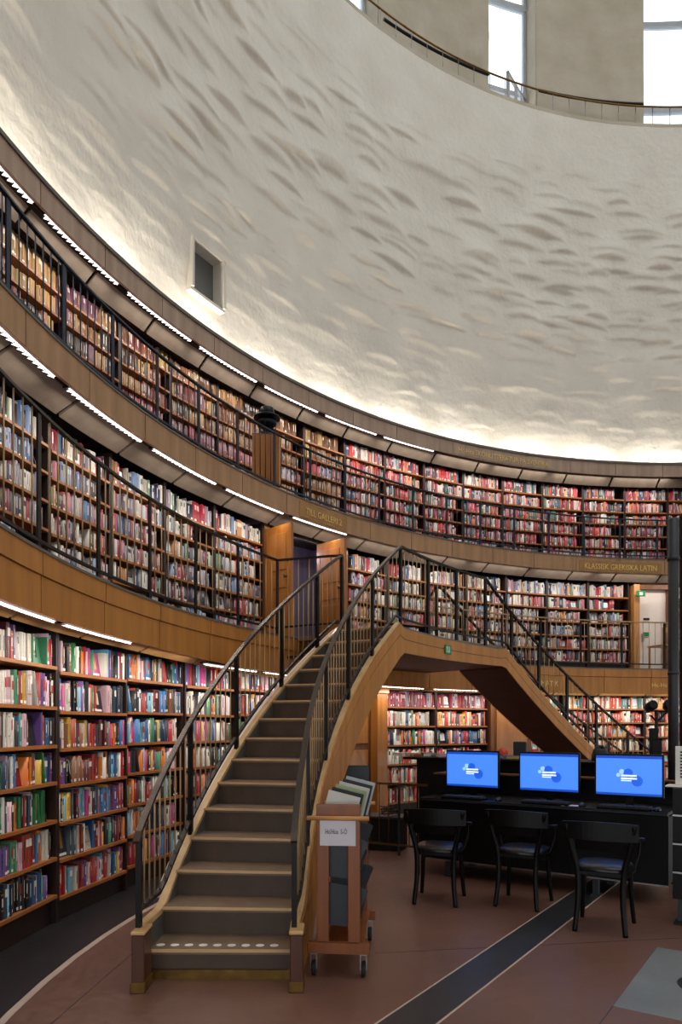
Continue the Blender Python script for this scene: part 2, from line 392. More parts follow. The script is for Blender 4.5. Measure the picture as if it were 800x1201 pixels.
for wi, (a, b) in enumerate(WIN):
    wn = empty('window_%d' % (wi + 1), P(11.6, (a + b) / 2, ZL), kind='structure'); ivw = Matrix.Translation(-Vector(wn.location))
    def wb(mb, name, m, par=wn):
        if par is wn: mb.v = [tuple(ivw @ Vector(p)) for p in mb.v]
        return mb.build(name, m, par)
    fr = .3
    mb = MB(); mb.ring(11.640, 11.740, ZL, ZL + 7, a, a + fr, 1); mb.ring(11.640, 11.740, ZL, ZL + 7, b - fr, b, 1); wb(mb, 'frame', M['frame_w'])
    for zt in (1.42, 3.35, 5.2):
        mb = MB(); mb.ring(11.620, 11.720, ZL + zt - .055, ZL + zt + .055, a, b, 4); wb(mb, 'transom', M['frame_w'])
    mb = MB(); mb.ring(11.620, 11.720, ZL, ZL + .1, a, b, 4); wb(mb, 'sill', M['frame_w'])
    lo = 0 if wi != 1 else 1.42
    for z0_, z1_ in ((.1, 1.36), (1.48, 3.3), (3.4, 5.15)):
        if wi == 1 and z0_ < 1: continue
        mb = MB(); mb.ring(11.675, 11.680, ZL + z0_, ZL + z1_, a + fr, b - fr, 4); wb(mb, 'pane', M['glass'])
    if wi == 1:      # lower sash stands open into the room
        h0 = P(11.62, a + fr, ZL + .1); ang = D(a) + math.pi / 2 + D(38)
        mb = MB(); U = Vector((math.cos(ang), math.sin(ang), 0)); Wd = .85
        def rail(u0, u1, z0_, z1_):
            p = h0 + U * ((u0 + u1) / 2); X = Matrix(((U.x, -U.y, 0, p.x), (U.y, U.x, 0, p.y), (0, 0, 1, (z0_ + z1_) / 2 + h0.z), (0, 0, 0, 1)))
            mb.box((0, 0, 0), (u1 - u0, .05, z1_ - z0_), X)
        rail(0, .07, 0, 1.25); rail(Wd - .07, Wd, 0, 1.25); rail(0, Wd, 0, .07); rail(0, Wd, 1.18, 1.25); rail(.4, .45, 0, 1.25)
        wb(mb, 'open_sash', M['frame_w'])
rl = empty('ledge_railing', (0, 0, 0), label='thin railing along the ledge below the tall upper windows', cat='railing')
arc = lambda r, z, a, b, n=60: [P(r, a + (b - a) * i / n, z) for i in range(n + 1)]
mb = MB(); mb.tube(arc(10.46, ZL + .46, 75, 150), .018, 6); mb.build('handrail', M['brass'], rl)
mb = MB(); mb.tube(arc(10.95, ZL + .95, 91.8, 104.2), .03, 6); mb.tube(arc(10.95, ZL + .95, 110.4, 123.5), .03, 6); mb.build('wall_rail', M['iron'], rl)
for k in range(38):
    mb = MB(); t = 76 + k * 2; mb.tube([P(10.46, t, ZL), P(10.46, t, ZL + .46)], .008, 5); mb.build('baluster', M['chrome'], rl)

# the rest of the upper drum with its ring of windows, and the unseen ceiling ring: shades the upper wall, middle opened to admit daylight
mb = MB(); t = 150.0; mb.ring(11.22, 11.6, ZL - .02, 21.0, 150, 155.2, 4); k = 0
tw = 155.2
while tw < 426:
    e = min(426, tw + 18.9)
    mb.ring(11.22, 11.6, 19.2, 21.0, tw, min(e, tw + 5.6), 3)
    if e > tw + 5.6: mb.ring(11.22, 11.6, ZL - .02, 21.0, tw + 5.6, e, 8)
    tw = e
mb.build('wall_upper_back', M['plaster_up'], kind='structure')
mb = MB(); mb.ring(7.6, 12.0, 20.9, 21.1, 0, 360, 90); mb.build('ceiling', M['plaster_up'], kind='structure')

# ------------------------------------------------------------------ galleries
R1, R2, R3 = 8.72, 9.37, 10.17            # fascia radii of the three tiers
S0, S1, S2 = 9.1, 9.8, 10.55              # bookcase fronts
GAL = [
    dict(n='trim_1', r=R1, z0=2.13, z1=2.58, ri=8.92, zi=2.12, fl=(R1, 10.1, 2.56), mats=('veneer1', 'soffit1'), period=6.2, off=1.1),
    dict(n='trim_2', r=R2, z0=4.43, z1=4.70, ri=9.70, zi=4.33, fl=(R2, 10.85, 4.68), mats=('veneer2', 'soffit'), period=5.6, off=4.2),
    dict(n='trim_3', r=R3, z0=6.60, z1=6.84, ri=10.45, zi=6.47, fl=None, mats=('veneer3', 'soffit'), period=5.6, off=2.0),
]
for g in GAL:
    root = empty(g['n'], (0, 0, 0), kind='structure')
    r, z0, z1, ri, zi, per = g['r'], g['z0'], g['z1'], g['ri'], g['zi'], g['period']
    k = 0; t = T1 + g['off']
    while t > T0:
        a, b = t - per, t
        tl, tr = b, a
        mb = MB()
        if g['n'] == 'trim_1':
            # fascia lower on the near side, two boards with a thin groove further round
            zb = lambda q: 2.20 if q > 168 else 2.20 - .11 * min(1, (168 - q) / 30)
            zt = lambda q: 2.58 - .045 * min(1, max(0, 140 - q) / 30)
            mb.sweep(lambda q: [(r - .012, zt(q) - .14), (r + .035, zt(q) - .14), (r + .035, zt(q)), (r - .012, zt(q))], a + .04, b - .04, 6)
            mb.build('fascia_panel', M[g['mats'][0]], root)
            mb = MB(); mb.sweep(lambda q: [(r, zb(q)), (r + .03, zb(q)), (r + .03, zt(q) - .145), (r, zt(q) - .145)], a + .04, b - .04, 6)
            mb.build('fascia_panel', M[g['mats'][0]], root)
            sof = lambda q: [(r + .1, zb(q) + .02), (ri, zb(q) - .03), (ri, zb(q)), (r + .1, zb(q) + .05)]
        else:
            mb.ring(r, r + .03, z0, z1, a + .03, b - .03, 6); mb.build('fascia_panel', M[g['mats'][0]], root)
            sof = lambda q: [(r + .1, z0 + .02), (ri, zi), (ri, zi + .03), (r + .1, z0 + .05)]
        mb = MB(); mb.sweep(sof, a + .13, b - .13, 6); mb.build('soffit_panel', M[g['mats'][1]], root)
        t -= per
    mb = MB()
    if g['n'] == 'trim_3':
        mb.ring(r - .02, r + .1, z1, z1 + .045, T0, T1, 90); mb.build('cornice_capping', M['cap'], root)
        mb = MB(); mb.ring(r + .03, r + .06, 6.62, z1, T0, T1, 60); mb.ring(r + .06, 11.0, 6.60, 6.63, T0, T1, 60); mb.ring(10.47, 11.0, 6.5, 6.6, T0, T1, 60)
        mb.build('light_trough', M['joint'], root)
    else:
        f0, f1, fz = g['fl']
        zb2 = fz
        mb.ring(f0 + .03, f1, fz - .22, fz - .02, T0, T1, 90); mb.build('floor_slab', M['joint'], root)
        mb = MB()
        if g['n'] == 'trim_1': mb.sweep(lambda q: [(r - .02, zt(q)), (r + .07, zt(q)), (r + .07, zt(q) + .02), (r - .02, zt(q) + .02)], T0, T1, 90)
        else: mb.ring(r - .01, r + .07, z1, z1 + .02, T0, T1, 90)
        mb.build('edge_capping', M['cap'], root)

# lower tier reveals the wall behind the shelves too
mb = MB(); mb.ring(11.0, 11.1, 0, 6.6, T0, T1, 60); mb.build('wall_library', M['joint'], kind='structure')
mb = MB(); mb.ring(9.4, 9.44, 0, 2.5, T0, 118.1, 30); mb.ring(9.4, 9.44, 0, 2.5, 118.2, T1, 40); mb.build('wall_floor_level', M['joint'], kind='structure')

# ------------------------------------------------------------------ strip lights under the fascias, and lights in the cornice trough
def strip(level, r, z, a, b, idx, names):
    """lamp with a saw-tooth louvre; a > b"""
    mid = (a + b) / 2; root = empty('strip_light', P(r, mid, z), label='%s strip light with toothed louvre under the %s fascia, %s from the left' % ('glowing white', names, ordinal(idx)), cat='light', group='strip lights under the %s fascia' % names)
    iv_ = Matrix.Translation(-Vector(root.location))
    def bb(mb, n, m): mb.v = [tuple(iv_ @ Vector(p)) for p in mb.v]; return mb.build(n, m, root)
    mb = MB(); mb.sweep([(r - .01, z + .035), (r + .07, z + .035), (r + .07, z + .05), (r - .01, z + .05)], b, a, 6); bb(mb, 'housing', M['iron'])
    mb = MB(); n = int((a - b) * math.pi / 180 * r / .068); vs = []; fs = []
    for i in range(n):
        t = b + (a - b) * i / n; t2 = b + (a - b) * (i + .62) / n
        zz = z + .026; k = len(vs)
        vs += [P(r, t, zz), P(r, b + (a - b) * (i + 1) / n, zz), P(r + .016, b + (a - b) * (i + 1) / n, zz), P(r + .016, t, zz),
               P(r + .016, t, zz + .002), P(r + .016, t2, zz + .002), P(r + .066, (t + t2) / 2, zz + .004), P(r + .016, t, zz - .012), P(r + .016, t2, zz - .012)]
        fs += [(k, k + 1, k + 2, k + 3), (k + 4, k + 5, k + 6), (k + 7, k + 6, k + 8), (k + 4, k + 6, k + 7), (k + 5, k + 8, k + 6)]
    mb.add(vs, fs); bb(mb, 'diffuser', M['lamp'])
    ld = bpy.data.lights.new('strip_lamp', 'AREA'); ld.shape = 'RECTANGLE'; ld.size = (a - b) * math.pi / 180 * r; ld.size_y = .05
    ld.energy = STRIP_W * ld.size; ld.color = (1, .92, .84)
    lo = bpy.data.objects.new('strip_lamp', ld); COL.objects.link(lo); lo.parent = root
    lo.location = (0, 0, -.02); 
    # length along the tangent, tilted towards the books
    tng = Vector((-math.sin(D(mid)), math.cos(D(mid)), 0)); out = Vector((math.cos(D(mid)), math.sin(D(mid)), 0))
    zdir = (-out * .45 + Vector((0, 0, 1))).normalized(); ydir = zdir.cross(tng).normalized()
    mt = Matrix((tng, ydir, zdir)).transposed().to_4x4(); mt.translation = Vector((0, 0, -.03)); lo.matrix_local = mt
i = 1
for k in range(-1, 10):
    a = 163.8 - 7.42 * k
    if a - 6.6 > 84 and a < 180: strip(3, R3 + .035, 6.572 if a > 126 else 6.61, a, a - 6.5, i, 'topmost'); i += 1
i = 1
for k in range(-1, 10):
    a = 168.1 - 8.35 * k
    if a - 7 > 84: strip(2, R2 + .035, 4.402 if a > 140 else 4.44, a, a - 7.1, i, 'middle'); i += 1
i = 1
for k, a in enumerate((183.4, 175.6, 167.8, 160.0, 152.2, 144.0, 136.2, 128.0, 120.2, 112.4, 104.6, 96.8)):
    strip(1, R1 + .035, 2.170 if a > 173 else (2.195 if a > 165 else (2.065 if 127 < a < 145 else 2.11)), a, a - 6.8, i, 'lowest'); i += 1
for k in range(13):
    t = 180.5 - 8.1 * k
    root = empty('cove_light', P(10.31, t, 6.66), label='uplight hidden in the cornice trough below the white wall, %s from the left' % ordinal(k + 1), cat='light', group='uplights in the cornice trough')
    mb = MB(); mb.box((0, 0, 0), (.06, 1.0, .03), Matrix.Rotation(D(t), 4, 'Z')); mb.build('housing', M['chrome'], root)
    ld = bpy.data.lights.new('cove_lamp', 'AREA'); ld.shape = 'RECTANGLE'; ld.size = .06; ld.size_y = 1.0; ld.energy = COVE_W; ld.color = (1, .92, .80)
    lo = bpy.data.objects.new('cove_lamp', ld); COL.objects.link(lo); lo.parent = root
    lo.matrix_local = Matrix.Translation((0, 0, .03)) @ Matrix.Rotation(D(t), 4, 'Z') @ Matrix.Rotation(math.pi + D(56), 4, 'Y')

# ------------------------------------------------------------------ gilt lettering on the fascias
def letters(text, size, t_l, r, z, m, parent, name='lettering', width_deg=None, depth=.01):
    c = bpy.data.curves.new('txt', 'FONT'); c.body = text; c.size = size; c.extrude = depth / 2; c.resolution_u = 2
    o = bpy.data.objects.new('txt', c); COL.objects.link(o); dg = bpy.context.evaluated_depsgraph_get(); dg.update()
    me = bpy.data.meshes.new_from_object(o.evaluated_get(dg)); bpy.data.objects.remove(o)
    n = len(me.vertices); co = np.empty(n * 3); me.vertices.foreach_get('co', co); co = co.reshape(-1, 3)
    w = co[:, 0].max(); f = 1.0 if width_deg is None else (width_deg * math.pi / 180 * r) / w
    a = np.radians(t_l) - co[:, 0] * f / r; rr = r - .004 - co[:, 2]
    co2 = np.stack([CX + rr * np.cos(a), CY + rr * np.sin(a), z + co[:, 1]], -1); me.vertices.foreach_set('co', co2.ravel()); me.materials.clear(); me.materials.append(m); me.update()
    q = bpy.data.objects.new(name, me); COL.objects.link(q); q.parent = parent; return q
def flat_text(text, size, Mx, m, parent, name='lettering', depth=.002, width=None):
    c = bpy.data.curves.new('txt', 'FONT'); c.body = text; c.size = size; c.extrude = depth / 2; c.resolution_u = 2; c.align_x = 'CENTER'
    o = bpy.data.objects.new('txt', c); COL.objects.link(o); dg = bpy.context.evaluated_depsgraph_get(); dg.update()
    me = bpy.data.meshes.new_from_object(o.evaluated_get(dg)); bpy.data.objects.remove(o)
    if width:
        n = len(me.vertices); co = np.empty(n * 3); me.vertices.foreach_get('co', co); co = co.reshape(-1, 3); co[:, 0] *= width / (co[:, 0].max() - co[:, 0].min()); me.vertices.foreach_set('co', co.ravel())
    me.transform(Mx); me.materials.clear(); me.materials.append(m)
    q = bpy.data.objects.new(name, me); COL.objects.link(q); q.parent = parent; return q
tr = {g['n']: bpy.data.objects[g['n']] for g in GAL}
def sign_panel(t_a, t_b, r, z0, z1, par, m):
    mb = MB(); mb.ring(r - .008, r, z0, z1, t_b, t_a, 8); return mb.build('sign_board', m, par)
M['signw'] = mat('sign_veneer', '#a87c48', .5, col2='#966c3a', scale=(9, 9, 1), mix=.5)
ta, tb = th(537, R3)[0], th(643, R3)[0]; sign_panel(ta + .6, tb - .6, R3, 6.62, 6.80, tr['trim_3'], M['veneer3'])
letters('Hc-Hce SKÖNLITTERATUR PÅ SVENSKA', .135, ta, R3 - .008, 6.665, M['gold'], tr['trim_3'], width_deg=ta - tb)
ta, tb = th(685, R2)[0], th(770, R2)[0]; sign_panel(ta + .6, tb - .6, R2, 4.44, 4.64, tr['trim_2'], M['signw'])
letters('KLASSISK GREKISKA LATIN', .15, ta, R2 - .008, 4.485, M['gold'], tr['trim_2'], width_deg=ta - tb)
ta, tb = th(358, R2)[0], th(400, R2)[0]; sign_panel(ta + .8, tb - .8, R2, 4.45, 4.67, tr['trim_2'], M['signw'])
letters('TILL GALLERI 2', .13, ta, R2 - .008, 4.51, M['gold'], tr['trim_2'], width_deg=ta - tb)
ta, tb = th(634, R1)[0], th(655, R1)[0]; letters('MATIK', .14, ta, R1, 2.20, M['gold'], tr['trim_1'], width_deg=ta - tb)
ta, tb = th(764, R1)[0], th(786, R1)[0]; letters('Hc-Hce', .10, ta, R1, 2.22, M['gold'], tr['trim_1'], width_deg=ta - tb)

# ------------------------------------------------------------------ bookcases and books
PAL = {
 'mix': '#b3202c #8e1a26 #d9d2c4 #e8e2d6 #c9bfae #1c1c22 #27272d #2d5c8e #3a7ab5 #16324f #2e7a4a #4c8f6a #e0792c #d9a93a #c43f86 #6d4c8f #8a5a3c #a3362b #e4b9c4 #74b0c9 #efe9de #121216 #5b1f28 #c9c3bb #b9392f #37424e',
 'mixd': '#cfc8bd #b9b0a6 #d8d2c8 #a79ea8 #8f9db4 #6f84a6 #b06a74 #9c3340 #b3a796 #191b24 #262b3a #b89490 #7f7586 #c6bfb4 #5f5364 #456690 #bdb4a8 #a82e3e #1f2b4a #6d8a72 #d0cac0 #b07c50 #3a3440 #b0aab2 #83888f #7a2230 #2e2018 #54404a',
 'warm': '#c23a32 #a12a2c #d9cdb8 #e9dfcc #e2b070 #c9863e #2b2b30 #7d2a2a #e8e1d2 #d24a3c #b7b09e #5d7a7a #8a3038 #c9402f #efe7d8 #b85a44 #d9b78e #3b5a78 #7aa08a #e2d9c8',
 'old': '#8a6238 #946b40 #754a30 #a07848 #5c3a22 #a8845a #8a5434 #6f342e #5e2c34 #b0925c #4c2e1e #967850 #6c4454 #9c6a4c #5a3030 #b08a54 #2f1f18 #745238 #857058 #3f2418 #241812',
 'red': '#8e2a38 #a33a48 #7c2f3a #b04a55 #7a4a5a #9a6a72 #c27a82 #5a2a34 #8d8092 #b5aab0 #6e2832 #a25a5c #7a2a30 #96505c',
 'topr': '#a8323a #8e2a34 #c8485a #b7606a #5a3a44 #d9c8c0 #c9b4b0 #3c5a6a #6a8a8a #c87a52 #2a2a34 #d8a080 #8a4a5a #e0d6cc #b03a48 #4a6a5a #b9a8b0 #7a3a44 #3a4a66 #c43a3a',
}
PAL = {k: [lin(c) for c in v.split()] for k, v in PAL.items()}
BOOKS = []          # every book: dict
CASES = []
def frame(t0, t1, r):
    mid = (t0 + t1) / 2; hw = r * math.sin(D(abs(t1 - t0) / 2)); rm = r * math.cos(D(abs(t1 - t0) / 2))
    out = Vector((math.cos(D(mid)), math.sin(D(mid)), 0)); u = Vector((math.sin(D(mid)), -math.cos(D(mid)), 0))   # left to right as seen from inside
    o = P(rm, mid, 0)
    mx = Matrix((u, out, Vector((0, 0, 1)))).transposed().to_4x4(); mx.translation = o
    return mx, 2 * hw
def bookcase(level, t_l, t_r, r, zs, ztop, pal, label, idx, dz=0, bookend=True, name='bookcase'):
    mx, w = frame(t_r, t_l, r)
    root = empty(name); root.matrix_world = mx; tag(root, label, 'bookcase', {0: 'floor-level bookcases', 1: 'bookcases on the first gallery', 2: 'bookcases on the top gallery'}[level])
    zs = [z + dz for z in zs]; zb = {0: 0, 1: 2.57, 2: 4.69}[level]
    dp = .25
    mb = MB(); mb.box((-w / 2 + .012, dp / 2 + .008, (zb + ztop) / 2), (.022, dp, ztop - zb)); s1 = mb.build('side_panel', M['case'], root)
    inst(s1, 'side_panel', root, Matrix.Translation((w - .024, 0, 0)))
    mb = MB(); mb.box((0, dp + .02, (zb + ztop) / 2), (w - .002, .02, ztop - zb)); mb.build('back_panel', M['back'], root)
    mb = MB(); mb.box((0, .06, (zb + zs[0] - .03) / 2), (w - .05, .02, zs[0] - .03 - zb)); mb.build('plinth', M['case'], root)
    sh = None
    for z in zs:
        if sh is None: mb = MB(); mb.box((0, dp / 2 - .004, -.0125), (w - .048, dp, .025)); sh = mb.build('shelf', M['shelf'], root); sh.matrix_local = Matrix.Translation((0, 0, z))
        else: inst(sh, 'shelf', root, Matrix.Translation((0, 0, z)))
    be = None
    rg = random.Random(int(t_l * 100) + level)
    for si, z in enumerate(zs):
        gap = (zs[si + 1] - .025 if si + 1 < len(zs) else ztop) - z
        if gap < .12: continue
        hmax = min(gap - .022, .25); hmin = hmax * .72
        u = -w / 2 + .032; end = w / 2 - .030
        holes = rg.random(); stop = end - (rg.random() * .13 if holes < .6 else 0)
        if holes > .93 and level > 0: stop = end - w * (.15 + .3 * rg.random())
        start_gap = rg.random()
        if level == 1 and start_gap > .8: u += w * .14 * rg.random()
        P_ = PAL[pal if isinstance(pal, str) else pal[si % len(pal)]]
        n = 0; run = 0; col = None; bh = hmax * .85; bth = .025; bd = .16
        if bookend and stop < end - .05:
            bt = M['case']
            if be is None:
                mb = MB(); pts = [(0, 0)] + [(.15 * math.cos(a_ * math.pi / 12) , .15 * math.sin(a_ * math.pi / 12) * 1.15) for a_ in range(7)]
                X = Matrix(((0, 0, 1, 0), (-1, 0, 0, .17), (0, 1, 0, 0), (0, 0, 0, 1)))
                mb.prism(pts, 0, .012, X); be = mb.build('bookend', M['case'], root); be.matrix_local = Matrix.Translation((stop + .004, 0, z))
            else: inst(be, 'bookend', root, Matrix.Translation((stop + .004, 0, z)))
        while True:
            if run <= 0:
                run = rg.choice((1, 1, 1, 1, 2, 3, 1, 1, 2, 5 if rg.random() < .3 else 1)); col = rg.choice(P_)
                
                if pal != 'mix' and level == 2 and P_ is not PAL['topr']: run = rg.choice((3, 5, 8, 12, 2))
                bh = hmin + (hmax - hmin) * rg.random() ** .8; bth = min(.055, max(.011, rg.gauss(.024, .010))); bd = .13 + .05 * rg.random()
            if u + bth > stop: break
            run -= 1
            j = 1 + (rg.random() - .5) * .12
            c = tuple(min(1, max(0, q * j)) for q in col)
            gapx = .0012
            lean = 0
            r_ = rg.random()
            if r_ < .012 and level < 2 and u + .14 < stop:      # one shown cover out
                BOOKS.append(dict(level=level, case=idx, shelf=si, mx=mx, u=u + .075, v=.05, z=z, th=.135, h=bh * .97, d=.02, c=c, lean=0, n=n, face=True, seed=rg.random())); u += .15; n += 1; continue
            if r_ > .975 and u + .09 < stop: lean = .14 + .1 * rg.random()
            ex = bh * math.sin(abs(lean)) if lean else 0
            BOOKS.append(dict(level=level, case=idx, shelf=si, mx=mx, u=u + bth / 2 + ex, v=.012 + .03 * rg.random() ** 2, z=z, th=bth - gapx, h=bh * (1 + (rg.random() - .5) * .01), d=bd, c=c, lean=lean, n=n, face=False, seed=rg.random()))
            u += bth + ex + gapx * .3; n += 1
    CASES.append(root); return root
ZS0 = [.22, .505, .79, 1.08, 1.36, 1.65, 1.955]
ZS0M = [.31, .61, .91, 1.21, 1.51, 1.81]
ZS0R = [.27, .53, .79, 1.05, 1.31, 1.575, 1.83]
ZS1 = [2.77, 3.025, 3.28, 3.54, 3.80, 4.05]
ZS2 = [4.73, 4.98, 5.23, 5.48, 5.73, 5.98, 6.24]
b0 = [185.3, 178.75, 172.2, 165.4, 159.0, 152.6, 146.2]
for i in range(6):
    bookcase(0, b0[i], b0[i + 1], S0 + (.0, .0, .0, .02, 0, .02)[i], ZS0, 2.28, 'mix', 'floor-level dark wooden bookcase with pale shelf edges, %s from the left' % ordinal(i + 1), ('L', i), dz=(0, 0, -.03, -.012, -.02, 0)[i])
for i, (a, b) in enumerate(((132.8, 125.5), (125.5, 118.2))):
    bookcase(0, a, b, S0, ZS0M, 2.13, [ 'warm', 'warm', 'warm', 'mix', 'warm', 'red'], 'floor-level bookcase seen under the stair landing, %s of the two from the pilaster' % ordinal(i + 1), ('M', i), bookend=False)
b0r = [112.4, 107.6, 104.5, 97.2, 89.9, 82.6, 75.3]
for i in range(6):
    bookcase(0, b0r[i], b0r[i + 1], S0, ZS0R, 2.10, 'warm', 'floor-level bookcase beyond the far stair flight, %s counting from the stair' % ordinal(i + 1), ('R', i), bookend=False)
b1 = [182.9, 177.4, 171.9, 166.4, 160.9, 155.4, 149.9, 144.2]
for i in range(7):
    bookcase(1, b1[i], b1[i + 1], S1, ZS1, 4.36, 'mixd', 'bookcase of pale-spined books on the first gallery, %s from the left' % ordinal(i + 1), ('G', i), dz=(0, .0, .02, 0, .015, 0, .01)[i])
b1r = [133.6, 128.3, 123.0, 117.7, 112.4, 107.1, 101.8, 96.7]
for i in range(7):
    bookcase(1, b1r[i], b1r[i + 1], S1, ZS1, 4.36, 'mixd', 'bookcase on the first gallery between the two doors, %s counting from the open oak door' % ordinal(i + 1), ('H', i), bookend=False)
bookcase(1, 91.4, 86.0, S1, ZS1, 4.36, 'mixd', 'bookcase on the first gallery beyond the white door', ('H', 8), bookend=False)
b2 = [185 - 5.0 * i for i in range(22)]
for i in range(21):
    mid = b2[i] - 2.5
    pal = ['old', 'old', 'old', 'red', 'old', 'old', 'old'] if mid > 136 else (['red', 'topr', 'old', 'old', 'red', 'old', 'old'] if mid > 128 else 'topr')
    bookcase(2, b2[i], b2[i + 1], S2, ZS2, 6.52, pal, 'bookcase of %s books on the top gallery, %s from the left' % ('old brown and tan' if mid > 128 else 'mostly red', ordinal(i + 1)), ('T', i), bookend=False)

# which 300 show largest
def proj(p): return 400 + F * p.x / p.y, YH - F * (p.z - EYE) / p.y
for b in BOOKS:
    p = b['mx'] @ Vector((b['u'], b['v'], b['z'] + b['h'] / 2)); b['w'] = p
    ok = p.y > .5
    if ok:
        x, y = proj(p); ok = -4 < x < 804 and -4 < y < 1205
        b['px'] = b['th'] * b['h'] / p.y ** 2 if ok else 0
        if not (b['level'] == 0 and b['case'][0] == 'L' and b['case'][1] <= 3): b['px'] = 0    # hidden behind rails, stair or far
    else: b['px'] = 0
BOOKS.sort(key=lambda b: -b['px'])
NEAR, REST = BOOKS[:300], BOOKS[300:]

def book_material():
    m = bpy.data.materials.new('book_cover'); m.use_nodes = True; nt = m.node_tree; b = nt.nodes['Principled BSDF']
    oi = nt.nodes.new('ShaderNodeObjectInfo'); g = nt.nodes.new('ShaderNodeNewGeometry')
    nz = nt.nodes.new('ShaderNodeTexNoise'); nz.inputs['Scale'].default_value = 90; nz.inputs['Detail'].default_value = 3
    nt.links.new(g.outputs['Position'], nz.inputs['Vector'])
    mx = nt.nodes.new('ShaderNodeMixRGB'); mx.blend_type = 'MULTIPLY'; mx.inputs['Fac'].default_value = .35
    nt.links.new(oi.outputs['Color'], mx.inputs['Color1']); nt.links.new(nz.outputs['Fac'], mx.inputs['Color2'])
    nt.links.new(mx.outputs['Color'], b.inputs['Base Color']); b.inputs['Roughness'].default_value = .4
    return m
M['cover'] = book_material()
M['pages'] = mat('page_edges', '#cfc3a8', .9)
M['t_light'] = mat('pale_spine_print', '#e6dfcf', .6); M['t_dark'] = mat('dark_spine_print', '#1b1a20', .6); M['t_gold'] = mat('gilt_spine_print', '#b8924a', .4, .3)
M['t_col'] = mat('red_spine_print', '#a8302e', .5)
def book_mesh(v):
    """unit book: x thickness, y depth, z height; rounded spine at y=0, paper label near the foot"""
    mb = MB(); rg = random.Random(v); bul = .02 + .03 * (v % 3)
    xs = [-.5, -.25, .25, .5]; ys = [bul * 1.0, 0, 0, bul * 1.0]
    poly = list(zip(xs, ys)) + [(.5, 1), (-.5, 1)]
    n = len(poly); vs = [(x, y, 0) for x, y in poly] + [(x, y, 1) for x, y in poly]
    mb.add(vs, [tuple(range(n))[::-1], tuple(range(n, 2 * n))] + [(i, (i + 1) % n, n + (i + 1) % n, n + i) for i in range(n)], 0)
    mb.add([(-.4, .06, 1.002), (.4, .06, 1.002), (.4, .99, 1.002), (-.4, .99, 1.002)], [(0, 1, 2, 3)], 1)
    def plate(z0, z1, x, m): mb.add([(-x, -.004, z0), (x, -.004, z0), (x, -.004, z1), (-x, -.004, z1)], [(0, 1, 2, 3)], m)
    k = v % 8
    if k in (0, 3, 6): plate(.05, .14, .38, 2)
    if k in (0, 4): plate(.35, .88, .12, 3)
    if k in (1, 5): plate(.25, .8, .1, 4)
    if k in (2,): plate(.62, .85, .45, 3)
    if k in (3,): plate(.3, .9, .13, 5); plate(.93, .95, .45, 5)
    if k in (6,): plate(.5, .8, .4, 6); plate(.28, .45, .1, 3)
    if k in (7,): plate(.86, .9, .45, 5); plate(.3, .34, .45, 5); plate(.45, .75, .2, 3)
    me = bpy.data.meshes.new('book'); me.from_pydata(mb.v, [], mb.f)
    for q in ('cover', 'pages', 'stk', 't_light', 't_dark', 't_gold', 't_col'): me.materials.append(M[q])
    me.polygons.foreach_set('material_index', mb.m); me.update(); return me
BM = [book_mesh(v) for v in range(16)]
def colour_word(c):
    r, g, b = [q ** .45 for q in c]; mxx, mnn = max(r, g, b), min(r, g, b)
    if mxx - mnn < .13: return 'black' if mxx < .25 else 'dark grey' if mxx < .4 else 'grey' if mxx < .7 else 'off-white'
    if r >= g and r >= b:
        if g > .75 * r: return 'yellow' if b < .5 * r else 'cream'
        if b > g * 1.05 and r > .5: return 'pink' if g > .4 else 'magenta' if b > .45 else 'red'
        if g > .55 * r: return 'orange' if r > .75 else 'brown'
        return 'red' if r > .5 else 'dark red'
    if g >= r and g >= b: return 'green'
    return ('purple' if r > g * 1.05 else 'light blue' if mxx > .7 else 'blue') if mxx > .35 else 'dark blue'
NEAR.sort(key=lambda b: (b['case'][1], -b['shelf'], b['n']))
cnt = {}
CASEN = {0: 'leftmost', 1: 'first', 2: 'second', 3: 'third'}
SHW = ['bottom', 'second-lowest', 'third-lowest', 'middle', 'third-highest', 'second-highest', 'top']
for b in NEAR:
    key = (b['case'], b['shelf']); cnt[key] = cnt.get(key, 0) + 1
    me = BM[int(b['seed'] * 16) % 16]
    o = bpy.data.objects.new('book', me); COL.objects.link(o)
    th_, h, d = b['th'], b['h'], b['d']
    if b['face']: X = b['mx'] @ Matrix.Translation((b['u'], b['v'], b['z'] + .0005)) @ Matrix.Rotation(-.16, 4, 'X') @ Matrix.Diagonal((th_, d, h, 1))
    else: X = b['mx'] @ Matrix.Translation((b['u'], b['v'], b['z'] + .0005)) @ Matrix.Rotation(-b['lean'], 4, 'Y') @ Matrix.Diagonal((th_, d, h, 1))
    o.matrix_world = X; o.color = (*b['c'], 1)
    sz = 'thick' if th_ > .034 else 'thin' if th_ < .017 else 'medium'
    sz = 'face-out' if b['face'] else sz
    tag(o, '%s %s book, %s along the %s shelf of the %s floor-level bookcase' % (sz, colour_word(b['c']), ordinal(cnt[key]), SHW[b['shelf']], CASEN.get(b['case'][1], 'fourth') if b['case'][1] else 'leftmost'), 'book', 'books in the nearest floor-level bookcases')

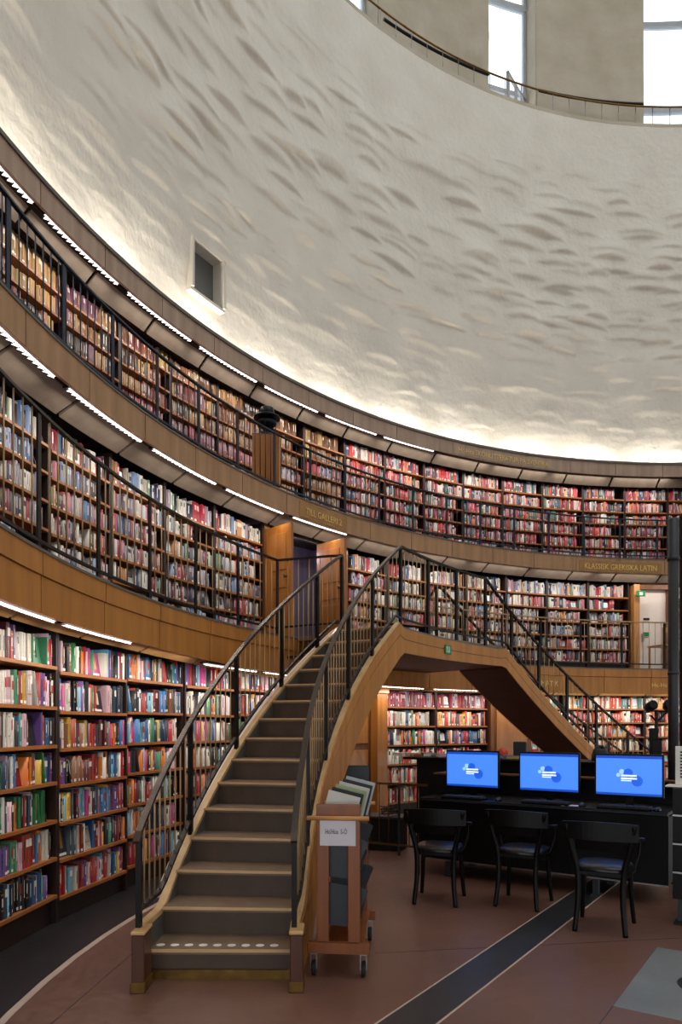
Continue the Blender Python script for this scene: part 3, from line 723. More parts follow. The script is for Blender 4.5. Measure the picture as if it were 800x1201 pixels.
def rest_books(items):
    n = len(items); V = []; Fq = []; C = []
    white = lin('#e8e2d8')
    for b in items:
        mx = b['mx']; th_, h, d = b['th'] / 2, b['h'], b['d']; u, v, z = b['u'], b['v'], b['z'] + .0005
        ca, sa = math.cos(b['lean']), math.sin(b['lean'])
        fx = -.16 if b['face'] else 0
        def tp(x, y, zz):
            X = x * ca - zz * sa; Z = x * sa + zz * ca
            return mx @ Vector((u + X, v + y + (zz * .16 if b['face'] else 0), z + max(Z, 0)))
        base = len(V)
        V += [tp(-th_, 0, 0), tp(th_, 0, 0), tp(th_, 0, h), tp(-th_, 0, h), tp(-th_, d, 0), tp(th_, d, 0), tp(th_, d, h), tp(-th_, d, h)]
        Fq += [(base, base + 1, base + 2, base + 3), (base + 4, base, base + 3, base + 7), (base + 1, base + 5, base + 6, base + 2), (base + 3, base + 2, base + 6, base + 7)]
        C += [b['c'], b['c'], b['c'], tuple(q * .4 + .25 for q in b['c'])]
        s = b['seed']; lum = sum(b['c']) / 3
        def pl(x, z0, z1, c):
            k = len(V); V.extend([tp(-x, -.0012, z0), tp(x, -.0012, z0), tp(x, -.0012, z1), tp(-x, -.0012, z1)]); Fq.append((k, k + 1, k + 2, k + 3)); C.append(c)
        if (s * 7) % 1 < .32: pl(th_ * .8, h * .04, h * .15, white)
        if s < .3: pl(th_ * .3, h * .35, h * .85, white if lum < .25 else (.03, .03, .04))
        elif s < .5: pl(th_ * .9, h * .6, h * .84, (.04, .04, .06) if lum > .25 else tuple(min(1, q + .35) for q in b['c']))
        elif s < .62: pl(th_ * .25, h * .3, h * .8, lin('#b8924a'))
        if b['face']: pl(th_ * .7, h * .25, h * .8, tuple(1 - q * .8 for q in b['c']))
    V = np.array([tuple(p) for p in V], np.float32); Fq = np.array(Fq, np.int32)
    me = bpy.data.meshes.new('books'); me.vertices.add(len(V)); me.vertices.foreach_set('co', V.ravel())
    me.loops.add(Fq.size); me.loops.foreach_set('vertex_index', Fq.ravel()); me.polygons.add(len(Fq)); me.polygons.foreach_set('loop_start', np.arange(0, Fq.size, 4, dtype=np.int32)); me.update(calc_edges=True)
    ca = me.color_attributes.new('tint', 'FLOAT_COLOR', 'CORNER'); arr = np.ones((len(Fq), 4, 4), np.float32); arr[:, :, :3] = np.array(C, np.float32)[:, None, :]; ca.data.foreach_set('color', arr.ravel())
    m = bpy.data.materials.new('book_covers'); m.use_nodes = True; nt = m.node_tree; at = nt.nodes.new('ShaderNodeAttribute'); at.attribute_name = 'tint'
    nt.links.new(at.outputs['Color'], nt.nodes['Principled BSDF'].inputs['Base Color']); nt.nodes['Principled BSDF'].inputs['Roughness'].default_value = .45
    me.materials.append(m); o = bpy.data.objects.new('shelved_books', me); COL.objects.link(o)
    return tag(o, 'thousands of shelved books filling the more distant bookcases on all three tiers', 'books', kind='stuff')
rest_books(REST)

# ------------------------------------------------------------------ gallery railings
def rail_run(name, label, r, zf, zt, posts, t_a, t_b, nb, mpost, mbal, mrail, zlow=.10, hw=.035):
    root = empty(name, (0, 0, 0)); tag(root, label, 'railing')
    n = int(abs(t_a - t_b) * 1.2) + 2
    mb = MB(); mb.bar([P(r, t_a + (t_b - t_a) * i / n, zf(t_a + (t_b - t_a) * i / n) + zt) for i in range(n + 1)], hw, .02); mb.build('handrail', mrail, root)
    mb = MB(); mb.bar([P(r, t_a + (t_b - t_a) * i / n, zf(t_a + (t_b - t_a) * i / n) + zlow) for i in range(n + 1)], .022, .022); mb.build('bottom_rail', mpost, root)
    for t in posts:
        f = zf(t); X = Matrix.Translation(P(r, t, f)) @ Matrix.Rotation(D(t), 4, 'Z')
        mb = MB(); mb.box((0, 0, zt / 2 - .01), (.014, .042, zt - .01), X); mb.box((0.02, 0, -.02), (.05, .05, .03), X); mb.build('post', mpost, root)
    k = int(round(abs(t_a - t_b) / nb))
    for i in range(1, k):
        t = t_a + (t_b - t_a) * i / k
        if min(abs(t - p) for p in posts) < nb * .35: continue
        f = zf(t); mb = MB(); mb.tube([P(r, t, f + zlow), P(r, t, f + zt - .01)], .006, 4); mb.build('baluster', mbal, root)
    return root
posts1 = [183.1, 177.6, 171.9, 166.3, 160.8, 155.4, 150.1]
rail_run('gallery_railing', 'iron railing with brass rods along the first gallery edge, left of the stair head', 8.8, lambda t: 2.59, .93, posts1, 186, 150.1, .78, M['iron'], M['bal'], M['iron'], zlow=.10)
p1r = [128.9 - 5.5 * i for i in range(9)]
rail_run('gallery_railing', 'iron railing along the first gallery from the far stair flight to the white door', 8.8, lambda t: 2.54, .87, p1r, 128.9, 80, .78, M['iron'], M['bal'], M['bal'], zlow=.10)
p2 = [182 - 4.62 * i + .3 for i in range(22)]
rail_run('gallery_railing', 'blue-black iron railing along the whole top gallery edge', 9.43, lambda t: 4.72, .76, p2, 184, 80, .66, M['iron_b'], M['iron_b'], M['iron_b'], zlow=.07)

# ------------------------------------------------------------------ the staircase: two curved flights up to a landing bridge
RO = 8.02                                  # centre radii of the outer and (below) inner string
def RI(t): return 7.125 + .12 * min(1, max(0, (176 - t) / 22))
K1, K2 = 149.2, 130.2                      # heads of the flights
RISE, NS = .175, 15
ZTOP = RISE * NS
SL1, SL2 = .0825, .0925
st1 = empty('staircase', (0, 0, 0), label='near curved flight of brown lino steps rising from the floor to the gallery landing', cat='staircase')
st2 = empty('staircase', (0, 0, 0), label='far flight descending behind the computer desks from the landing', cat='staircase')
land = empty('landing_bridge', (0, 0, 0), label='wood-clad landing bridging the two stair flights in front of the gallery door', cat='landing')
def noseline(t):                           # height of the pitch line
    if t > K1: return ZTOP - (t - K1) * SL1
    if t < K2: return ZTOP - (K2 - t) * SL2
    return ZTOP
def string_top(t): 
    if t >= K1: return max(.335, ZTOP + .0 - (t - K1) * SL1 + .03)
    if t <= 129.3: return max(.3, 2.585 - (129.3 - t) * .0965)
    return ZTOP - .01 - .05 * min(1, (K1 - t) / 20)
def string_bot(t):
    if t >= K1: return max(0.0, 2.33 - (t - K1 + .6) * .094)
    if t <= 129.3: return max(0, 2.31 - (129.3 - t) * .094)
    return 2.33
dt = 2.157
def stp(a, b): return lambda t: [(RI(t) + .02, a), (RO - .02, a), (RO - .02, b), (RI(t) + .02, b)]
for k in range(NS):
    t_n = K1 + dt * (NS - 1 - k) + .3      # nosing angle of step k+1
    z = RISE * (k + 1)
    if k < NS - 1 or True:
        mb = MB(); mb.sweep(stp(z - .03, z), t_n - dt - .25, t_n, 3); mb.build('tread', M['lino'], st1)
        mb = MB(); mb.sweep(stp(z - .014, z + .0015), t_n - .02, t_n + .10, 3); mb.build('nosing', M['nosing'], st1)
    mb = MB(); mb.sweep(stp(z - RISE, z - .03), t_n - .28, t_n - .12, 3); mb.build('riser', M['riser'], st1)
    if k == 0:
        mb = MB(); mb.sweep(stp(0, .055), t_n - .14, t_n + .02, 3); mb.build('kick_strip', M['brass'], st1)
        for i in range(9):
            rr = 7.26 + .69 * i / 8; p = P(rr, t_n - .62, z)
            mb = MB(); mb.lathe((p.x, p.y, z), [(.026, 0), (.026, .0015)], 18); mb.build('white_dot_sticker', M['stk'], st1)
TB = K1 + dt * (NS - 1) + .3               # first nosing
TE = TB + 1.0                              # end of the strings
def string_set(root, r_, side, a, b, n):
    """painted string, veneered outer face, ash capping; side -1 faces the room, +1 faces the wall"""
    rf = r_ if callable(r_) else (lambda t: r_)
    def sec(o0, o1, zl, zh): return lambda t: [(rf(t) + o0, zl(t)), (rf(t) + o1, zl(t)), (rf(t) + o1, zh(t)), (rf(t) + o0, zh(t))]
    mb = MB(); mb.sweep(sec(-.025, .025, lambda t: string_bot(t) + .02, lambda t: string_top(t) - .02), a, b, n); mb.build('string', M['string'], root)
    o0, o1 = sorted((side * .026, side * .038))
    if side > 0: mb = MB(); mb.sweep(sec(.03, .075, lambda t: string_top(t) - .03, lambda t: string_top(t) - .012), a, min(b, 176.5), n); mb.build('outer_ledge', M['white'], root)
    mb = MB(); mb.sweep(sec(o0, o1, string_bot, lambda t: string_top(t) - .135), a, b, n); mb.build('veneer_panel', M['veneer1'], root)
    mb = MB(); mb.sweep(sec(o0, o1, lambda t: string_top(t) - .128, lambda t: string_top(t) - .01), a, b, n); mb.build('veneer_panel', M['veneer1'], root)
    mb = MB(); mb.sweep(sec(-.026, .026, lambda t: string_top(t) - .02, lambda t: string_top(t) + .012), a, b, n); return mb
for r, sd_ in ((RI, -1), (RO, 1)):
    mb = string_set(st1, r, sd_, K1, TE - .6, 40); mb.build('string_capping', M['ash'], st1)
    mb = string_set(st2, r, sd_, 103.0, 129.3, 30); mb.build('string_capping', M['ash'], st2)
    # newel block at the foot
    X = Matrix.Translation(P(7.11 if callable(r) else 8.0, TE, 0)) @ Matrix.Rotation(D(TE), 4, 'Z')
    mb = MB(); mb.rbox((0, 0, .19), (.07, .17, .27), X, .005); mb.build('newel', M['newel'], st1)
    mb = MB(); mb.rbox((0, 0, .03), (.085, .185, .06), X, .004); mb.build('newel_base', M['brass'], st1)
    mb = MB(); mb.rbox((0, 0, .335), (.08, .18, .02), X, .005); mb.build('newel_cap', M['ash'], st1)
mb = string_set(land, RI, -1, 129.3, K1, 24); mb.build('edge_capping', M['cap'], land)
mb = MB(); mb.sweep(lambda t: [(RI(t) + .03, ZTOP - .06), (8.75, ZTOP - .06), (8.75, ZTOP - .005), (RI(t) + .03, ZTOP - .005)], 129.3, K1 - 1.0, 20); mb.build('landing_floor', M['lino'], land)
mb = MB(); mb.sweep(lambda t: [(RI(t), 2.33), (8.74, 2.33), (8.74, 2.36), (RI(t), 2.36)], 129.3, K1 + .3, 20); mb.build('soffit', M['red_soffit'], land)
mb = MB(); mb.sweep(lambda t: [(RO, 2.33), (RO + .03, 2.33), (RO + .03, 2.6), (RO, 2.6)], K1 - .1, K1 + .1, 1)
mb.build('end_fillet', M['veneer1'], land)
for root, a, b in ((st1, K1, 171.5), (st2, 103.0, 129.3)):
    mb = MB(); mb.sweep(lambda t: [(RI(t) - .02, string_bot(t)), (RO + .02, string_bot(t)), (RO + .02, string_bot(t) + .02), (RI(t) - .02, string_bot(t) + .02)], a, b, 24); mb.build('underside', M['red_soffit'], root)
for k in range(14):
    t_n = K2 - (RISE / SL2) * k; z = ZTOP - RISE * k
    a = t_n - RISE / SL2
    if a < 103: break
    mb = MB(); mb.sweep(stp(z - RISE - .03, z - RISE), a - .1, t_n, 3); mb.build('tread', M['lino'], st2)
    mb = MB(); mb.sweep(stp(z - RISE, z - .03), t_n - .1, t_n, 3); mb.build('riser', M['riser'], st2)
# exit sign on the landing fascia
RI0 = 7.25
te = th(525, RI0 - .05)[0]
sg = empty('exit_sign', (0, 0, 0), label='small green and white emergency exit sign on the landing edge', cat='sign')
mb = MB(); mb.ring(RI0 - .062, RI0 - .05, 2.40, 2.515, te - .55, te + .55, 2); mb.build('plate', M['green'], sg)
mb = MB(); mb.ring(RI0 - .064, RI0 - .062, 2.42, 2.50, te + .28, te + .36, 1); mb.ring(RI0 - .064, RI0 - .062, 2.42, 2.50, te - .30, te - .2, 1); mb.ring(RI0 - .064, RI0 - .062, 2.42, 2.455, te - .06, te + .1, 1); mb.ring(RI0 - .064, RI0 - .062, 2.46, 2.50, te, te + .12, 1)
mb.build('pictogram', M['stk'], sg)

# rails of the stair
def hz(t):                                 # handrail height, inner and outer
    if t > K1 - .6: return min(3.53, 3.53 - (t - (K1 - .6)) * SL1)
    if t < 132.6: return 3.50 - (132.6 - t) * .0885
    return 3.53 - .03 * (K1 - .6 - t) / 16
def lz(t):                                 # low rail above the string
    return string_top(t) + .11
def stair_rail(label, r, t_a, t_b, posts, step=.78, start=False, mr=M['steel'], low=lz, off=0.):
    root = empty('stair_railing', (0, 0, 0)); tag(root, label, 'railing')
    rf = r if callable(r) else (lambda t: r)
    n = int(abs(t_a - t_b) * 1.0) + 2; q = [t_a + (t_b - t_a) * i / n for i in range(n + 1)]
    pts = [P(rf(t), t, hz(t) + off) for t in q]
    if start: pts = [P(rf(t_a), t_a + .4, hz(t_a) + off - .05)] + pts
    mb = MB(); mb.bar(pts, .036, .024); mb.build('handrail', mr, root)
    mb = MB(); mb.bar([P(rf(t), t, low(t)) for t in q], .03, .02); mb.build('bottom_rail', M['iron'], root)
    for t in posts:
        X = Matrix.Translation(P(rf(t), t, 0)) @ Matrix.Rotation(D(t), 4, 'Z'); a, b = string_top(t) - .0, hz(t) + off - .012
        mb = MB(); mb.box((0, 0, (a + b) / 2), (.03, .04, b - a), X); mb.build('post', M['iron'], root)
    k = int(abs(t_a - t_b) / step)
    for i in range(1, k):
        t = t_a + (t_b - t_a) * i / k
        if min(abs(t - p) for p in posts) < step * .4: continue
        mb = MB(); mb.tube([P(rf(t), t, low(t)), P(rf(t), t, hz(t) + off - .012)], .0058, 5); mb.build('baluster', M['bal'], root)
    return root
stair_rail('iron stair railing on the side of the near flight next to the bookcases', RO, TE - .1, K1 - .6, [TE - .1, 172.8, 165.6, 158.4, 152.6, K1 - .6], start=True)
stair_rail('curved iron stair railing on the open side of the near flight beside the trolley', RI, TE - .1, K1 - .6, [TE - .1, 173.4, 166.6, 160.2, 154.4, K1 - .6], start=True)
stair_rail('iron railing along the front edge of the landing', RI, K1 - .6, 132.6, [143.2, 137.9, 132.6], mr=M['iron'])
stair_rail('iron railing on the open side of the far flight above the screens', RI, 132.6, 103.5, [128.0, 123.3, 118.6, 113.9, 109.0, 104.0], mr=M['iron'])
stair_rail('iron railing on the wall side of the far flight', RO, 133.2, 104.5, [133.2, 126.5, 120, 113.5, 107], mr=M['iron'])
for t, lab in ((K1 - .6, 'short railing closing the gap between the near stair head and the gallery'), (133.2, 'short railing closing the gap between the far stair head and the gallery')):
    root = empty('link_railing', (0, 0, 0)); tag(root, lab, 'railing'); t2 = 150.1 if t > 140 else 128.9
    A, B = P(RO, t, hz(t)), P(8.8, t2, 3.52 if t > 140 else 3.43)
    mb = MB(); mb.bar([A, B], .035, .022); mb.build('handrail', M['iron'], root)
    mb = MB(); mb.bar([A - Vector((0, 0, .8)), B - Vector((0, 0, .82))], .022, .022); mb.build('bottom_rail', M['iron'], root)
    for i in range(1, 6):
        p = A.lerp(B, i / 6); mb = MB(); mb.tube([p - Vector((0, 0, .8)), p], .006, 5); mb.build('baluster', M['bal'], root)

# ------------------------------------------------------------------ door portal to gallery two, oak leaves standing open
TDL, TDR = th(330, 9.8)[0], th(377, 9.8)[0]
dr1 = empty('door_1', P(9.8, (TDL + TDR) / 2, 2.57), kind='structure'); ivd = Matrix.Translation(-Vector(dr1.location))
def db(mb, n, m, par=dr1): mb.v = [tuple(ivd @ Vector(p)) for p in mb.v]; return mb.build(n, m, par)
mb = MB(); mb.ring(10.6, 10.65, 2.57, 4.6, 133.5, 144.3, 8); db(mb, 'passage_wall', M['velvet'])
mb = MB(); mb.ring(9.85, 10.6, 2.57, 4.6, 133.4, 133.6, 1); mb.ring(9.85, 10.6, 2.57, 4.6, 144.1, 144.3, 1); db(mb, 'passage_side', M['velvet'])
mb = MB(); mb.ring(9.8, 9.86, 4.30, 4.45, 133.6, 144.2, 8); db(mb, 'lintel', M['case'])
mb = MB(); mb.ring(9.78, 9.88, 2.57, 4.36, 143.5, 144.2, 1); mb.ring(9.78, 9.88, 2.57, 4.36, 133.6, 134.2, 1); db(mb, 'jamb', M['oak_d'])
pl0 = bpy.data.lights.new('passage_fill', 'POINT'); pl0.energy = 9; pl0.color = (.85, .8, 1); pl0.shadow_soft_size = .1  # fill light added to brighten the dark passage, no fitting behind it
plo = bpy.data.objects.new('passage_fill', pl0); COL.objects.link(plo); plo.parent = dr1; plo.location = P(10.2, 139.5, 4.2) - Vector(dr1.location)
def leaf(hinge, tip, z0, z1, handle_side=1):
    U = (tip - hinge); L_ = U.length; U.normalize(); N = Vector((-U.y, U.x, 0)); X = Matrix((U, N, Vector((0, 0, 1)))).transposed().to_4x4(); X.translation = Vector((hinge.x, hinge.y, 0))
    mb = MB(); mb.rbox((L_ / 2, 0, (z0 + z1) / 2), (L_, .045, z1 - z0), X, .004); lf = db(mb, 'door_leaf', M['oak'])
    for s_ in (1, -1):
        for a, b in ((z0 + .12, z0 + .75), (z0 + .83, z0 + 1.0), (z0 + 1.08, z1 - .12)):
            mb = MB(); mb.rbox((L_ / 2, s_ * .026, (a + b) / 2), (L_ - .2, .012, b - a), X, .005); q = db(mb, 'door_panel', M['oak'], lf)
        mb = MB(); mb.lathe((0, 0, 0), [(.012, 0), (.012, .03), (.026, .04), (.028, .055), (.018, .07)], 14, X @ Matrix.Translation((L_ - .07, s_ * .022, z0 + .98)) @ Matrix.Rotation(-s_ * math.pi / 2, 4, 'X')); db(mb, 'door_knob', M['brass'], lf)
    return lf
def pxp(x, Y): return Vector(((x - 400) / F * Y, Y, 0))
leaf(P(9.8, 143.8, 0), pxp(343, 9.55), 2.58, 4.29)
leaf(P(9.8, 137.4, 0), pxp(405.5, 10.35), 2.58, 4.29)
# white door further round
TA, TBB = th(748, 9.8)[0], th(783, 9.8)[0]
dr2 = empty('door_2', P(9.9, (TA + TBB) / 2, 2.57), kind='structure'); ivd = Matrix.Translation(-Vector(dr2.location))
mb = MB(); mb.ring(9.88, 9.92, 2.57, 4.22, TBB, TA, 3); lf2 = db(mb, 'door_leaf', M['white'], dr2)
mb = MB(); mb.ring(9.72, 9.93, 2.57, 4.30, TA, TA + .7, 1); db(mb, 'jamb', M['dowel'], dr2)
mb = MB(); mb.ring(9.78, 9.93, 2.57, 4.36, TBB - .5, TBB, 1); mb.ring(9.78, 9.93, 4.22, 4.36, TBB, TA, 3); db(mb, 'jamb', M['oak_d'], dr2)
mb = MB(); mb.ring(9.87, 9.88, 3.62, 3.665, th(764, 9.8)[0], th(757, 9.8)[0], 1); q = db(mb, 'name_plate', M['ink'], dr2)
mb = MB(); mb.ring(9.87, 9.88, 3.30, 3.38, th(764, 9.8)[0], th(757, 9.8)[0], 1); db(mb, 'green_sign', M['green'], dr2)
mb = MB(); p = P(9.86, th(756, 9.8)[0], 3.27); mb.box(p, (.04, .03, .16)); mb.box(p + Vector((.04, -.04, 0)), (.1, .02, .02)); db(mb, 'door_handle', M['chrome'], dr2)
sg = empty('door_exit_sign', (0, 0, 0), label='small green exit sign projecting above the white gallery door', cat='sign')
t_ = th(751, 9.7)[0]; mb = MB(); mb.ring(9.64, 9.66, 4.05, 4.16, t_ - .45, t_ + .6, 1); mb.build('plate', M['green'], sg)
mb = MB(); mb.ring(9.632, 9.64, 4.07, 4.13, t_ - .1, t_ + .3, 1); mb.build('arrow', M['stk'], sg)

# floor-level oak portal under the landing
pt = empty('oak_pilaster', P(9.0, 138.5, 0)); tag(pt, 'panelled oak door surround under the stair landing', 'door surround'); ivd = Matrix.Translation(-Vector(pt.location))
ta, tb = 144.6, 133.2
mb = MB(); mb.ring(8.98, 9.35, 0, 2.1, tb, 134.6, 3); db(mb, 'post', M['oak'], pt)
mb = MB(); mb.ring(9.12, 9.2, 0, 2.1, 134.6, ta, 8); db(mb, 'leaf', M['oak_d'], pt)
for a, b in ((.15, .75), (.85, 1.15), (1.25, 1.95)):
    mb = MB(); mb.ring(9.10, 9.12, a, b, 135.1, 139.2, 4); db(mb, 'door_panel', M['oak'], pt)
    mb = MB(); mb.ring(9.10, 9.12, a, b, 139.8, 144.0, 4); db(mb, 'door_panel', M['oak'], pt)
mb = MB(); mb.ring(8.94, 9.3, 2.0, 2.12, tb, ta, 8); db(mb, 'lintel', M['oak'], pt)
pt2 = empty('oak_wainscot', P(9.0, 115, 0)); tag(pt2, 'oak wall panel between floor-level bookcases behind the far flight', 'wall panel'); ivd = Matrix.Translation(-Vector(pt2.location))
mb = MB(); mb.ring(9.05, 9.2, 0, 2.1, 112.5, 118.1, 5); db(mb, 'panel', M['oak_d'], pt2)
mb = MB(); mb.ring(9.02, 9.05, .2, 1.9, 113.2, 117.4, 5); db(mb, 'raised_field', M['oak'], pt2)

# ------------------------------------------------------------------ pedestal with a bronze instrument on the top gallery
tp_ = th(305, 9.85)[0]; pc = P(9.72, tp_, 4.70)
pd = empty('wooden_pedestal', pc, D(tp_) + D(38), label='tall boarded wooden pedestal standing behind the top gallery railing', cat='pedestal')
for i in range(4):
    for sx, sy, rot in ((1, 0, 0), (-1, 0, 0), (0, 1, 1), (0, -1, 1)):
        mb = MB(); off = -.135 + .09 * i
        mb.rbox((sx * .18 if not rot else off, sy * .18 if rot else off, .41), (.02, .089, .8) if not rot else (.089, .02, .8), None, .002); mb.build('board', M['oak'] if rot else M['ash'], pd)  # adjoining faces toned apart: lit and shaded sides put into the wood colour
mb = MB(); mb.rbox((0, 0, .815), (.38, .38, .02), None, .004); mb.build('top', M['oak_d'], pd)
pj = empty('bronze_instrument', pc + Vector((0, 0, .825)), D(tp_), label='dark bronze instrument with stacked rings standing on the boarded pedestal', cat='sculpture')
mb = MB(); mb.lathe((0, 0, 0), [(.14, 0), (.14, .03), (.07, .05), (.045, .1), (.05, .13)], 24); mb.build('foot', M['bronze'], pj)
mb = MB(); mb.lathe((0, 0, .13), [(.06, 0), (.11, .04), (.13, .07), (.10, .10), (.06, .12)], 24); mb.build('bowl', M['bronze'], pj)
mb = MB(); mb.lathe((0, 0, .25), [(.155, 0), (.165, .012), (.155, .025), (.08, .03)], 28); mb.build('brim', M['bronze'], pj)
mb = MB(); mb.lathe((0, 0, .28), [(.085, 0), (.09, .05), (.085, .10), (.05, .12), (.0, .125)], 24); mb.build('drum', M['bronze'], pj)
for k in range(3):
    mb = MB(); ring = [(.115 * math.cos(a * math.pi / 10), 0, .115 * math.sin(a * math.pi / 10)) for a in range(21)]
    mb.tube([Matrix.Rotation(k * math.pi / 3, 4, 'Z') @ Vector(q) + Vector((0, 0, .17)) for q in ring], .006, 6); mb.build('ring', M['bronze'], pj)

pj.scale = (1.15, 1.15, 1.1)
# ------------------------------------------------------------------ computer desk
P0 = Vector((.79, 7.1, 0)); DU = Vector((.823, -.568, 0)); DN = Vector((.568, .823, 0))
def DM(u, n, z=0):
    m_ = Matrix((DU, DN, Vector((0, 0, 1)))).transposed().to_4x4(); m_.translation = P0 + DU * u + DN * n + Vector((0, 0, z)); return m_
dk = empty('computer_desk'); dk.matrix_world = DM(0, 0); tag(dk, 'long black desk carrying the three blue screens', 'desk')
LD = 2.32
mb = MB(); mb.rbox((LD / 2, .37, .765), (LD, .74, .03), None, .004); mb.build('desktop', M['black'], dk)
mb = MB(); mb.box((LD / 2, -.003, .765), (LD, .004, .012)); mb.build('edge_strip', M['grey_m'], dk)
mb = MB(); mb.box((LD / 2, .07, .455), (LD, .03, .59)); mb.build('modesty_panel', M['black'], dk)
mb = MB(); mb.box((LD / 2, .05, .165), (LD, .01, .012)); mb.build('chrome_trim', M['chrome'], dk)
mb = MB(); mb.box((LD / 2, .76, .75), (LD, .03, .46)); mb.build('back_board', M['black'], dk)
mb = MB(); mb.rbox((LD / 2, .80, .99), (LD + .1, .12, .02), None, .004); mb.build('ledge', M['oak_d'], dk)
mb = MB(); mb.box((LD / 2, .4, .45), (LD - .02, .60, .57)); mb.build('carcass', M['blackm'], dk)
for u, n in ((.28, .11), (1.72, .11), (.28, .68), (1.72, .68)):
    mb = MB(); mb.box((u, n, .10), (.05, .05, .17)); mb.box((u, n, .01), (.07, .09, .02)); mb.build('leg', M['grey_m'], dk)
# end box
ct = empty('end_cabinet'); ct.matrix_world = DM(0, .30); tag(ct, 'black box cabinet with wooden top at the end of the computer desk', 'cabinet')
mb = MB(); mb.box((.06, .29, .885), (.22, .28, .2)); mb.build('body', M['blackm'], ct)
mb = MB(); mb.rbox((.06, .29, .995), (.24, .30, .02), None, .004); mb.build('top', M['oak_d'], ct)
# counter behind
bc = empty('service_counter'); bc.matrix_world = DM(-.80, 1.18); tag(bc, 'tall black service counter behind the computer desk', 'counter')
mb = MB(); mb.rbox((1.36, .28, 1.115), (2.8, .62, .03), None, .004); mb.build('counter_top', M['black'], bc)
mb = MB(); mb.box((1.42, .30, .55), (2.62, .5, 1.1)); mb.build('body', M['blackm'], bc)
# screens
def monitor(u, n, label, a=0):
    r_ = empty('monitor'); r_.matrix_world = DM(u, n, .78) @ Matrix.Rotation(a, 4, 'Z'); tag(r_, label, 'monitor', 'monitors on the computer desk')
    W, H, zb = .555, .352, .105
    mb = MB(); mb.rbox((0, .02, zb + H / 2), (W + .03, .04, H + .035), None, .008); mb.build('housing', M['black'], r_)
    mb = MB(); mb.box((0, -.0015, zb + H / 2), (W, .003, H)); s_ = mb.build('screen', M['scr'], r_)
    mb = MB(); mb.box((0, -.0035, zb + H - .012), (W, .001, .024)); mb.build('title_bar', M['scr_d'], s_); mb = MB(); mb.box((0, -.0035, zb + .01), (W, .001, .02)); mb.build('task_bar', M['scr_d'], s_)
    X = Matrix.Rotation(math.pi / 2, 4, 'X')
    for cx, cz, rr, m_ in ((.075, .13, .048, 'scr_m'), (.0, .20, .04, 'scr_m'), (-.055, .21, .022, 'scr_l'), (-.085, .18, .017, 'scr_l')):
        mb = MB(); mb.lathe((0, 0, 0), [(rr, 0), (rr, .001)], 28, Matrix.Translation((cx, -.003 - rr * .02, zb + cz)) @ X); mb.build('disc', M[m_], s_)
    for cz, w0, hh in ((.176, .13, .013), (.150, .13, .013), (.131, .085, .008)):
        mb = MB(); xx = -.06
        rg = random.Random(int(cz * 1000))
        while xx < -.06 + w0: w1 = .006 + .006 * rg.random(); mb.box((xx + w1 / 2, -.0062, zb + cz), (w1, .001, hh)); xx += w1 + .0012
        mb.build('text_line', M['scr_w'], s_)
    mb = MB(); mb.box((0, .05, .06), (.06, .03, .12)); mb.build('stand', M['black'], r_)
    mb = MB(); mb.rbox((0, .06, .008), (.24, .18, .016), None, .006); mb.build('stand_base', M['black'], r_)
    return r_
def uat(x, n):                             # distance along the desk that shows at column x, n behind the front edge
    k = (x - 400) / F; A = P0 + DN * n; return (k * A.y - A.x) / (DU.x - k * DU.y)
monitor(uat(553.5, .36), .36, 'leftmost of the three monitors showing a blue welcome screen')
monitor(uat(643.5, .33), .33, 'middle one of the three monitors with a blue welcome screen')
monitor(uat(737, .30), .30, 'rightmost of the three blue monitors, beside the grey post')
def keyboard(u, n, label):
    r_ = empty('keyboard'); r_.matrix_world = DM(u, n, .7805); tag(r_, label, 'keyboard', 'keyboards on the computer desk')
    mb = MB(); mb.rbox((0, 0, .012), (.44, .15, .022), None, .006); mb.build('body', M['black'], r_)
    mb = MB()
    for rr in range(5):
        for cc_ in range(18): mb.box((-.2 + .0235 * cc_, -.052 + .026 * rr, .027), (.019, .021, .008))
    tag(mb.build('keys', M['key'], r_), kind='stuff')
keyboard(uat(545, .14), .12, 'black keyboard in front of the leftmost screen'); keyboard(uat(642, .14), .12, 'black keyboard in front of the middle screen'); keyboard(uat(733, .12), .12, 'black keyboard in front of the rightmost screen')
for x, lab in ((585, 'black mouse beside the leftmost keyboard'), (683, 'black mouse between the middle and rightmost keyboards'), (771, 'black mouse beside the rightmost keyboard')):
    r_ = empty('computer_mouse'); r_.matrix_world = DM(uat(x, .12), .12, .7805); tag(r_, lab, 'mouse', 'mice on the computer desk')
    mb = MB(); mb.lathe((0, 0, 0), [(.05, 0), (.05, .012), (.042, .026), (.02, .034), (.0, .035)], 18, Matrix.Diagonal((.62, 1, 1, 1))); mb.build('shell', M['leather'], r_)
    mb = MB(); mb.box((0, .025, .034), (.008, .02, .006)); mb.build('scroll_wheel', M['grey_m'], r_)
o = MB().rbox((0, 0, .002), (.15, .1, .003), DM(uat(668, .1), .11, .781) @ Matrix.Rotation(.3, 4, 'Z'), .001).build('paper_note', M['paper']); tag(o, 'loose white paper slip on the desk beside the mouse', 'paper')
